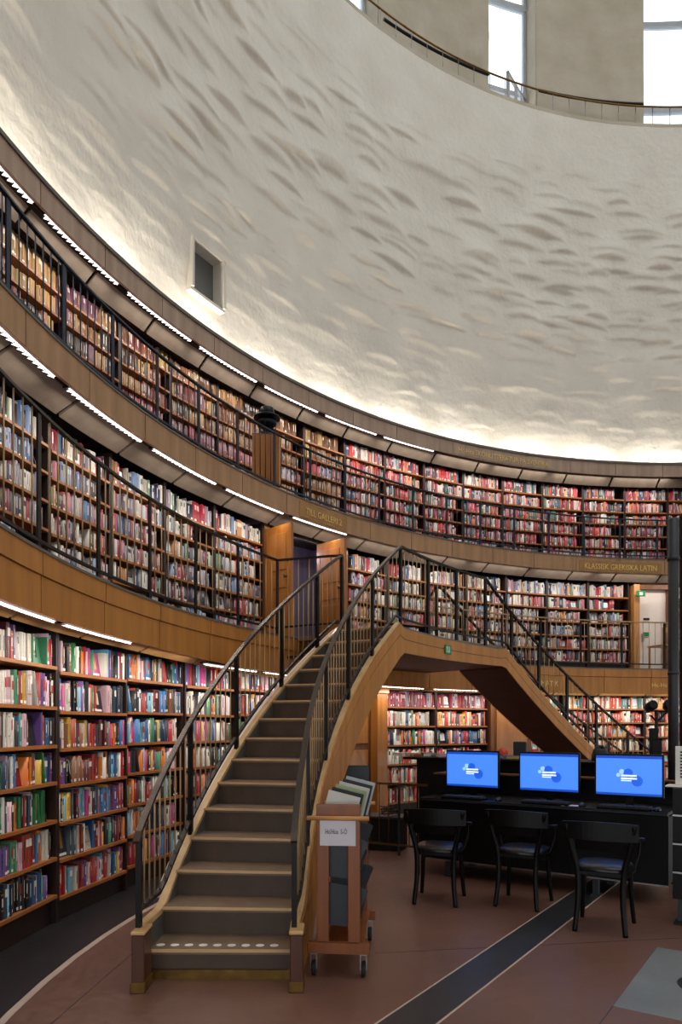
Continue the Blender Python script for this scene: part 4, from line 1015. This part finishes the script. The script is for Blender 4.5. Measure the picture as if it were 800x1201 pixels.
# drawer unit at the right
A3 = fl(789, 1084); du = empty('drawer_unit'); mt = Matrix((DU, DN, Vector((0, 0, 1)))).transposed().to_4x4(); mt.translation = A3; du.matrix_world = mt
tag(du, 'tall black drawer unit with metal trims at the end of the desk', 'drawer unit')
mb = MB(); mb.box((.35, .3, .62), (.7, .6, .82)); mb.build('body', M['black'], du)
for z in (.83, .615, .40): mb = MB(); mb.box((.35, -.012, z - .1), (.69, .02, .2)); d_ = mb.build('drawer', M['black'], du); mb = MB(); mb.box((.35, -.025, z), (.69, .012, .012)); mb.build('trim', M['chrome'], d_)
mb = MB(); mb.box((.06, .06, .11), (.06, .06, .2)); mb.build('leg', M['grey_m'], du); mb = MB(); mb.box((.06, .05, .012), (.1, .12, .024)); mb.build('foot', M['rubber'], du)
sh_ = empty('sign_holder'); m2 = mt.copy(); m2.translation = A3 + DU * -.005 + DN * .10 + Vector((0, 0, 1.032)); sh_.matrix_world = m2; tag(sh_, 'white printed sheet in a stand on top of the drawer unit', 'sign')
mb = MB(); mb.rbox((.08, .05, .008), (.28, .16, .014), None, .004); mb.build('base', M['stk'], sh_)
mb = MB(); mb.rbox((.12, .05, .165), (.24, .012, .30), None, .003); mb.build('sheet', M['stk'], sh_)
mb = MB()
for k in range(9): mb.box((.125, .042, .27 - k * .024), (.18, .002, .012))
mb.build('print', M['ink'], sh_)

# grey post and dark panel at the right edge
pp = fl(790, 1030); pp = Vector(((790 - 400) / F * 6.75, 6.75, 0))
o = empty('grey_post', pp, label='round dark grey steel post standing behind the drawer unit', cat='post')
mb = MB(); mb.lathe((0, 0, 0), [(.049, 0), (.049, 3.50), (.03, 3.51)], 24); mb.build('pole', M['post'], o)
mb = MB(); mb.lathe((0, 0, 3.1), [(.056, 0), (.056, .04)], 24); mb.build('collar', M['post'], o)
mb = MB(); mb.lathe((0, 0, 2.0), [(.054, 0), (.054, .03)], 24); mb.build('collar', M['post'], o)
mb = MB(); mb.lathe((0, 0, 0), [(.12, 0), (.12, .02)], 24); mb.build('base', M['post'], o)
o = empty('black_mast', Vector(((804 - 400) / F * 6.95, 6.95, 0)), label='flat black mast beside the grey post at the edge of the photo', cat='mast')
mb = MB(); mb.rbox((0, 0, 1.81), (.10, .05, 3.58), None, .005); mb.build('column', M['blackm'], o); mb = MB(); mb.box((0, 0, .01), (.3, .3, .02)); mb.build('base', M['blackm'], o)

# spotlights on a stand, things on and behind the counter
sx = 770; Ys = 7.6; o = empty('spotlight_stand', Vector(((sx - 400) / F * Ys, Ys, 0)), label='black stand with two swivelling spotlight heads behind the rightmost screen', cat='lamp')
mb = MB(); mb.tube([(0, 0, 0), (0, 0, 1.68)], .018, 8); mb.build('pole', M['iron'], o)
mb = MB(); mb.tube([(-.06, 0, 1.62), (0, 0, 1.55), (.12, 0, 1.66)], .012, 6); mb.build('arm', M['iron'], o)
for x, z, a in ((-.06, 1.72, .5), (.13, 1.73, -.5)):
    mb = MB(); mb.lathe((0, 0, 0), [(.03, -.07), (.05, -.05), (.055, .05), (.045, .06)], 16, Matrix.Translation((x, 0, z)) @ Matrix.Rotation(a, 4, 'Y') @ Matrix.Rotation(1.2, 4, 'X')); mb.build('lamp_head', M['bronze'], o)
mb = MB(); mb.box((0, .02, 1.2), (.1, .08, .3)); mb.box((-.03, 0, 1.42), (.08, .05, .12)); mb.build('battery_pack', M['blackm'], o)
mb = MB(); mb.lathe((0, 0, 0), [(.16, 0), (.16, .02)], 20); mb.build('base', M['iron'], o)
def on_line(x, n, z): q = P0 + DU * uat(x, n) + DN * n; return Vector((q.x, q.y, z))
o = empty('ribbed_grey_hood', on_line(704, 1.5, 1.132), label='rounded grey ribbed hood on the counter below the far stair string', cat='hood')
for k in range(9):
    mb = MB(); a = math.pi * k / 8 - math.pi / 2
    mb.tube([(.085 * math.cos(b_ * math.pi / 12) * math.cos(a) * 1.0 + 0, .05 * math.sin(a), .16 * math.sin(b_ * math.pi / 12) + .0) for b_ in range(13)], .011, 6); mb.build('rib', M['grey_m'], o)
mb = MB(); mb.lathe((0, 0, 0), [(.08, 0), (.085, .06), (.07, .12), (.03, .155), (0, .16)], 18); mb.build('dome', M['grey_m'], o)
o = empty('grey_device', on_line(610, 1.5, 1.132), D(-30), label='small dark grey desk device standing on the counter between the screens', cat='device')
mb = MB(); mb.rbox((0, 0, .11), (.15, .05, .17), None, .01); mb.build('casing', M['grey_m'], o); mb = MB(); mb.box((0, .02, .015), (.1, .1, .03)); mb.build('foot', M['grey_m'], o)
o = empty('red_cap', on_line(590, 1.5, 1.132), label='orange-red rounded object beside papers on the counter', cat='cap')
mb = MB(); mb.lathe((0, 0, 0), [(.07, 0), (.072, .05), (.055, .09), (.02, .115), (0, .118)], 18); mb.build('dome', M['red'], o); mb = MB(); mb.rbox((-.06, -.03, .012), (.1, .08, .012), None, .005); mb.build('brim', M['red'], o)
rg = random.Random(3)
for k, x in enumerate((472, 482, 492, 502, 511, 520, 598, 604)):
    c = on_line(x, 1.42, 1.1315); hh = .012
    cw = ['white', 'cream', 'orange', 'brown', 'grey', 'pink', 'blue', 'yellow'][k]; hexs = ['#e6e2dc', '#e0d4b4', '#c8643a', '#8a5a3c', '#9a9a9a', '#d8a8a8', '#4a6a9a', '#d8b850'][k]
    o = empty('flat_book', c, rg.random() * 2, label='%s book lying flat on the black counter, %s of those lying there' % (cw, ordinal(k + 1)), cat='book', group='books lying on the counter')
    th_ = .025 + .02 * rg.random(); mb = MB(); mb.box((0, 0, .002), (.15, .21, .004)); mb.box((0, 0, th_), (.15, .21, .004)); mb.box((-.073, 0, th_ / 2), (.004, .21, th_)); mb.build('cover', mat('cover_' + cw, hexs, .5), o)
    mb = MB(); mb.box((0.003, 0, th_ / 2 + .001), (.14, .20, th_ - .006)); mb.build('pages', M['stk'], o)

# ------------------------------------------------------------------ chairs
def chair():
    r_ = empty('armchair')
    def curve(pts, n=8):
        out = []
        pts = [Vector(p) for p in pts]
        for i in range(len(pts) - 1):
            p0, p1, p2, p3 = pts[max(i - 1, 0)], pts[i], pts[i + 1], pts[min(i + 2, len(pts) - 1)]
            for k in range(n):
                t = k / n; out.append(.5 * ((2 * p1) + (p2 - p0) * t + (2 * p0 - 5 * p1 + 4 * p2 - p3) * t * t + (3 * p1 - p0 - 3 * p2 + p3) * t ** 3))
        return out + [pts[-1]]
    # local: +y faces the desk, rear legs at y=0
    mb = MB(); prof = [(-.16, .0), (.16, .0), (.20, .12), (.215, .27), (.19, .38), (.10, .44), (-.10, .44), (-.19, .38), (-.215, .27), (-.20, .12)]
    mb.prism(prof, .415, .44); mb.build('seat_frame', M['black'], r_)
    mb = MB(); vs = []; n = len(prof)
    for sc_, z in ((.94, .44), (.95, .462), (.85, .478), (.5, .484)): vs += [(x * sc_, .22 + (y - .22) * sc_, z) for x, y in prof]
    fs = [(i * n + j, i * n + (j + 1) % n, (i + 1) * n + (j + 1) % n, (i + 1) * n + j) for i in range(3) for j in range(n)] + [tuple(3 * n + j for j in range(n))]
    mb.add(vs, fs, 0, True); mb.build('seat', M['leather'], r_)
    for s_ in (-1, 1):
        mb = MB(); mb.tube(curve([(s_ * .175, -.03, 0), (s_ * .155, .0, .22), (s_ * .16, .01, .44), (s_ * .20, -.01, .62), (s_ * .235, -.04, .79)]), [.018 + .004 * math.sin(i / 32 * math.pi) for i in range(33)], 8); mb.build('leg', M['black'], r_)
        mb = MB(); mb.tube(curve([(s_ * .19, .40, 0), (s_ * .175, .37, .2), (s_ * .165, .34, .43)]), [.016 + .005 * i / 16 for i in range(17)], 8); mb.build('leg', M['black'], r_)
        mb = MB(); mb.bar(curve([(s_ * .225, -.03, .70), (s_ * .265, .08, .685), (s_ * .262, .22, .67), (s_ * .235, .31, .66)]), .04, .02); mb.build('armrest', M['black'], r_)
        mb = MB(); mb.tube(curve([(s_ * .24, .30, .65), (s_ * .235, .30, .55), (s_ * .20, .27, .43)]), .012, 8); mb.build('arm_post', M['black'], r_)
    mb = MB(); n = 14; vs = []
    for i in range(n + 1):
        a = -1 + 2 * i / n; x = .262 * a; y = -.075 + .05 * a * a
        zt = .815 - .012 * a * a
        for dy, z in ((-.009, .68), (.009, .68), (.009, zt), (-.009, zt)): vs.append((x, y + dy, z))
    fs = [(i * 4 + j, i * 4 + (j + 1) % 4, i * 4 + 4 + (j + 1) % 4, i * 4 + 4 + j) for i in range(n) for j in range(4)] + [(3, 2, 1, 0), tuple(4 * n + j for j in range(4))]
    mb.add(vs, fs); mb.build('top_rail', M['black'], r_)
    mb = MB(); vs = []
    for i in range(n + 1):
        a = -1 + 2 * i / n; x = .17 * a; 
        for (z, ys) in ((.60, -.03), (.69, -.055)):
            y = ys + .02 * a * a
            vs += [(x, y - .005, z), (x, y + .005, z)]
    fs = []
    for i in range(n):
        b = i * 4; c = b + 4
        fs += [(b, b + 2, c + 2, c), (b + 1, c + 1, c + 3, b + 3), (b, c, c + 1, b + 1), (b + 2, b + 3, c + 3, c + 2)]
    mb.add(vs, fs); mb.build('backrest', M['black'], r_)
    for y in (.2,):
        mb = MB(); mb.tube([(-.165, .33, .36), (.165, .33, .36)], .009, 6); mb.build('stretcher', M['black'], r_)
    return r_
def copy_tree(o, parent=None):
    c = o.copy(); COL.objects.link(c)
    if parent is not None: c.parent = parent
    for ch in [q for q in o.children]: copy_tree(ch, c)
    return c
ch0 = chair()
for i, (loc, face, lab) in enumerate((((.79, 5.87), (.30, .95), 'black bentwood armchair at the leftmost screen'), ((1.45, 5.77), (.50, .86), 'black bentwood armchair at the middle screen, its armrest catching light'), ((1.88, 5.07), (.47, .88), 'nearest black bentwood armchair, pulled back from the rightmost screen'))):
    c = ch0 if i == 0 else copy_tree(ch0)
    c.location = (loc[0], loc[1], 0); c.rotation_euler = (0, 0, math.atan2(face[1], face[0]) - math.pi / 2)
    tag(c, lab, 'chair', 'armchairs at the computer desk')

# ------------------------------------------------------------------ book trolley
TA_ = Vector((-.015, 4.19, 0)); TBv = Vector((.055, 4.94, 0)); ax = (TBv - TA_).normalized(); LT = (TBv - TA_).length
tm = Matrix((Vector((ax.y, -ax.x, 0)), ax, Vector((0, 0, 1)))).transposed().to_4x4(); tm.translation = TA_
tro = empty('book_trolley'); tro.matrix_world = tm; tag(tro, 'wooden library book trolley with a paper sign, beside the foot of the stair', 'trolley')
for y in (0, LT):
    s_ = -1 if y == 0 else 1
    for x in (-.093, .093):
        mb = MB(); mb.rbox((x, y, .605), (.072, .03, .79), None, .003); mb.build('upright', M['trolley'], tro)
    mb = MB(); mb.rbox((0, y - s_ * .001, .985), (.262, .034, .10), None, .003); mb.build('top_board', M['trolley'], tro)
    mb = MB(); mb.rbox((0, y, .175), (.372, .05, .065), None, .003); mb.build('bottom_bar', M['trolley'], tro)
    mb = MB(); mb.tube([(-.185, y + s_ * .045, .955), (.185, y + s_ * .045, .955)], .014, 12); h_ = mb.build('handle', M['dowel'], tro)
    for x in (-.15, .15):
        mb = MB(); mb.lathe((0, 0, 0), [(.042, -.012), (.046, -.006), (.046, .006), (.042, .012)], 20, Matrix.Translation((x, y + s_ * -.02, .046)) @ Matrix.Rotation(math.pi / 2, 4, 'Y')); w2 = mb.build('wheel', M['rubber'], tro)
        mb = MB(); mb.box((x - .018, y - s_ * .01, .09), (.005, .04, .09)); mb.box((x + .018, y - s_ * .01, .09), (.005, .04, .09)); mb.box((x, y - s_ * .01, .138), (.04, .045, .01)); mb.build('fork', M['chrome'], w2)
for z in (.31, .60, .86):                  # folded metal trays with end plates
    for s_ in (-1, 1):
        if z > .8 and s_ > 0: continue
        mb = MB(); X = Matrix.Translation((s_ * .06, LT / 2, z + .02)) @ Matrix.Rotation(-s_ * D(28 if z > .8 else 12), 4, 'Y'); mb.box((0, 0, 0), (.15, LT - .05, .006), X); mb.build('tray', M['grey_m'], tro)
    if z < .8:
        for y in (.025, LT - .025):
            mb = MB(); X = Matrix(((1, 0, 0, 0), (0, 0, 1, 0), (0, 1, 0, 0), (0, 0, 0, 1)))
            mb.prism([(-.115, z), (.09, z - .02), (.175, z + .20), (.155, z + .215), (-.12, z + .26)], y - .003, y + .003, X); mb.build('end_plate', M['grey_m'], tro)
mb = MB(); mb.box((0, LT / 2, .205), (.30, LT, .012)); mb.build('base_shelf', M['trolley'], tro)
pn = MB().rbox((-.003, -.0175, .865), (.215, .002, .155), None, .0006).build('paper_sign', M['paper']); pn.matrix_world = tm; tag(pn, 'white paper sheet with class marks taped to the trolley end', 'sign')
flat_text('Hc/Hce  S-Ö', .042, Matrix.Translation((-.012, -.0195, .858)) @ Matrix.Rotation(math.pi / 2, 4, 'X'), M['ink'], pn, width=.13)
for k, (hx, lab, y0) in enumerate((('#d8d4cc', 'grey-white', .10), ('#16181c', 'black', .13), ('#a9b98a', 'pale green', .16), ('#d9d6cf', 'cream', .19), ('#23272e', 'charcoal', .22), ('#c6c9cc', 'light grey', .25))):
    q = empty('trolley_book'); q.matrix_world = tm @ Matrix.Translation((-.01 + .012 * k, y0 + .05 * k, .93)) @ Matrix.Rotation(D(14), 4, 'Y') ; tag(q, '%s large book leaning on the trolley top, %s from the sign end' % (lab, ordinal(k + 1)), 'book', 'large books leaning on the trolley')
    hh = .16 + .012 * k
    mb = MB(); mb.box((0, 0, hh / 2), (.20, .003, hh)); mb.box((0, .022, hh / 2), (.20, .003, hh)); mb.box((-.1, .011, hh / 2), (.003, .025, hh)); mb.build('cover', mat('trolley_cover', hx, .5), q)
    mb = MB(); mb.box((0.002, .011, hh / 2), (.19, .018, hh - .01)); mb.build('pages', M['stk'], q)

# ------------------------------------------------------------------ low barrier, platform and clutter left of the desk
br_ = empty('barrier_railing', (0, 0, 0)); tag(br_, 'low brass barrier railing between the trolley and the desk', 'railing')
def bx_(x): Y = 8.35 - (x - 430) / 60 * .35; return Vector(((x - 400) / F * Y, Y, 0))
a, b = bx_(424), bx_(502)
for z, w in ((.83, .026), (.12, .022)): mb = MB(); mb.bar([a + Vector((0, 0, z)), b + Vector((0, 0, z))], w, w); mb.build('handrail' if z > .5 else 'bottom_rail', M['brass'], br_)
for x in (434, 445, 456, 480, 491): mb = MB(); p = bx_(x); mb.tube([p + Vector((0, 0, .12)), p + Vector((0, 0, .83))], .007, 5); mb.build('baluster', M['brass'], br_)
mb = MB(); p = bx_(468); mb.box(p + Vector((0, 0, .415)), (.03, .03, .83)); mb.build('post', M['iron'], br_)
pl_ = empty('low_platform', bx_(452) + Vector((-.05, .12, 0)), D(-20)); tag(pl_, 'low black platform with grey top behind the barrier railing', 'platform')
mb = MB(); mb.box((-.08, .25, .2), (.6, .34, .38)); mb.build('body', M['blackm'], pl_); mb = MB(); mb.rbox((-.08, .25, .40), (.64, .38, .03), None, .004); mb.build('top', M['grey_m'], pl_)
o = empty('cable_heap', bx_(462) + Vector((-.02, .36, .416))); tag(o, 'tangle of dark cables on the low platform', 'cables')
mb = MB(); rg = random.Random(11)
for k in range(7):
    ph = rg.random() * 6; pts = [(.11 * math.cos(ph + t_ * .5) + rg.uniform(-.03, .03), .09 * math.sin(ph * 1.3 + t_ * .6) , .02 + .03 * (k % 4) + .02 * rg.random()) for t_ in range(12)]
    mb.tube(pts, .008, 5)
mb.build('cable', M['newel'], o)
dm = empty('side_table', Vector(((418 - 400) / F * 7.6, 7.75, 0))); tag(dm, 'wooden side table behind the trolley under the stair', 'table')
mb = MB(); mb.rbox((-.05, 0, .74), (.4, .4, .03), None, .004); mb.build('table_top', M['oak_d'], dm)
for x in (-.21, .11):
    for y in (-.17, .17): mb = MB(); mb.box((x, y, .36), (.04, .04, .725)); mb.build('leg', M['oak_d'], dm)
o = empty('dark_screen', Vector(((416 - 400) / F * 7.6, 7.8, .756)), label='dark switched-off monitor on the side table under the stair', cat='monitor')
mb = MB(); mb.rbox((0, 0, .2), (.34, .04, .22), None, .006); mb.build('housing', M['teal'], o); mb = MB(); mb.box((0, 0, .05), (.05, .04, .1)); mb.box((0, 0, .006), (.16, .12, .012)); mb.build('stand', M['black'], o)
for x, lab in ((404, 'small carved wooden figure at the string side of the side table'), (425, 'small carved wooden figure near the barrier end of the side table')):
    o = empty('wooden_figure', Vector(((x - 400) / F * 7.55, 7.6, .756)), label=lab, cat='figurine')
    mb = MB(); mb.lathe((0, 0, 0), [(.05, 0), (.05, .02), (.03, .04), (.04, .09), (.025, .12)], 14); mb.build('body', M['trolley'], o); mb = MB(); mb.lathe((0, 0, .12), [(.01, 0), (.026, .02), (.024, .045), (.0, .055)], 14); mb.build('head', M['trolley'], o)
# leather bound volumes etc. standing on open chair on gallery by the white door
o = empty('wooden_chair', P(9.3, th(778, 9.3)[0], 2.585), D(-70), label='light wooden chair standing on the gallery beside the white door', cat='chair')
for x in (-.17, .17):
    for y in (-.17, .17): mb = MB(); mb.box((x, y, .22 if y < 0 else .42), (.03, .03, .44 if y < 0 else .84)); mb.build('leg', M['dowel'], o)
mb = MB(); mb.rbox((0, 0, .45), (.4, .4, .03), None, .006); mb.build('seat', M['dowel'], o)
mb = MB(); mb.rbox((0, .17, .78), (.38, .02, .09), None, .006); mb.build('backrest', M['dowel'], o)
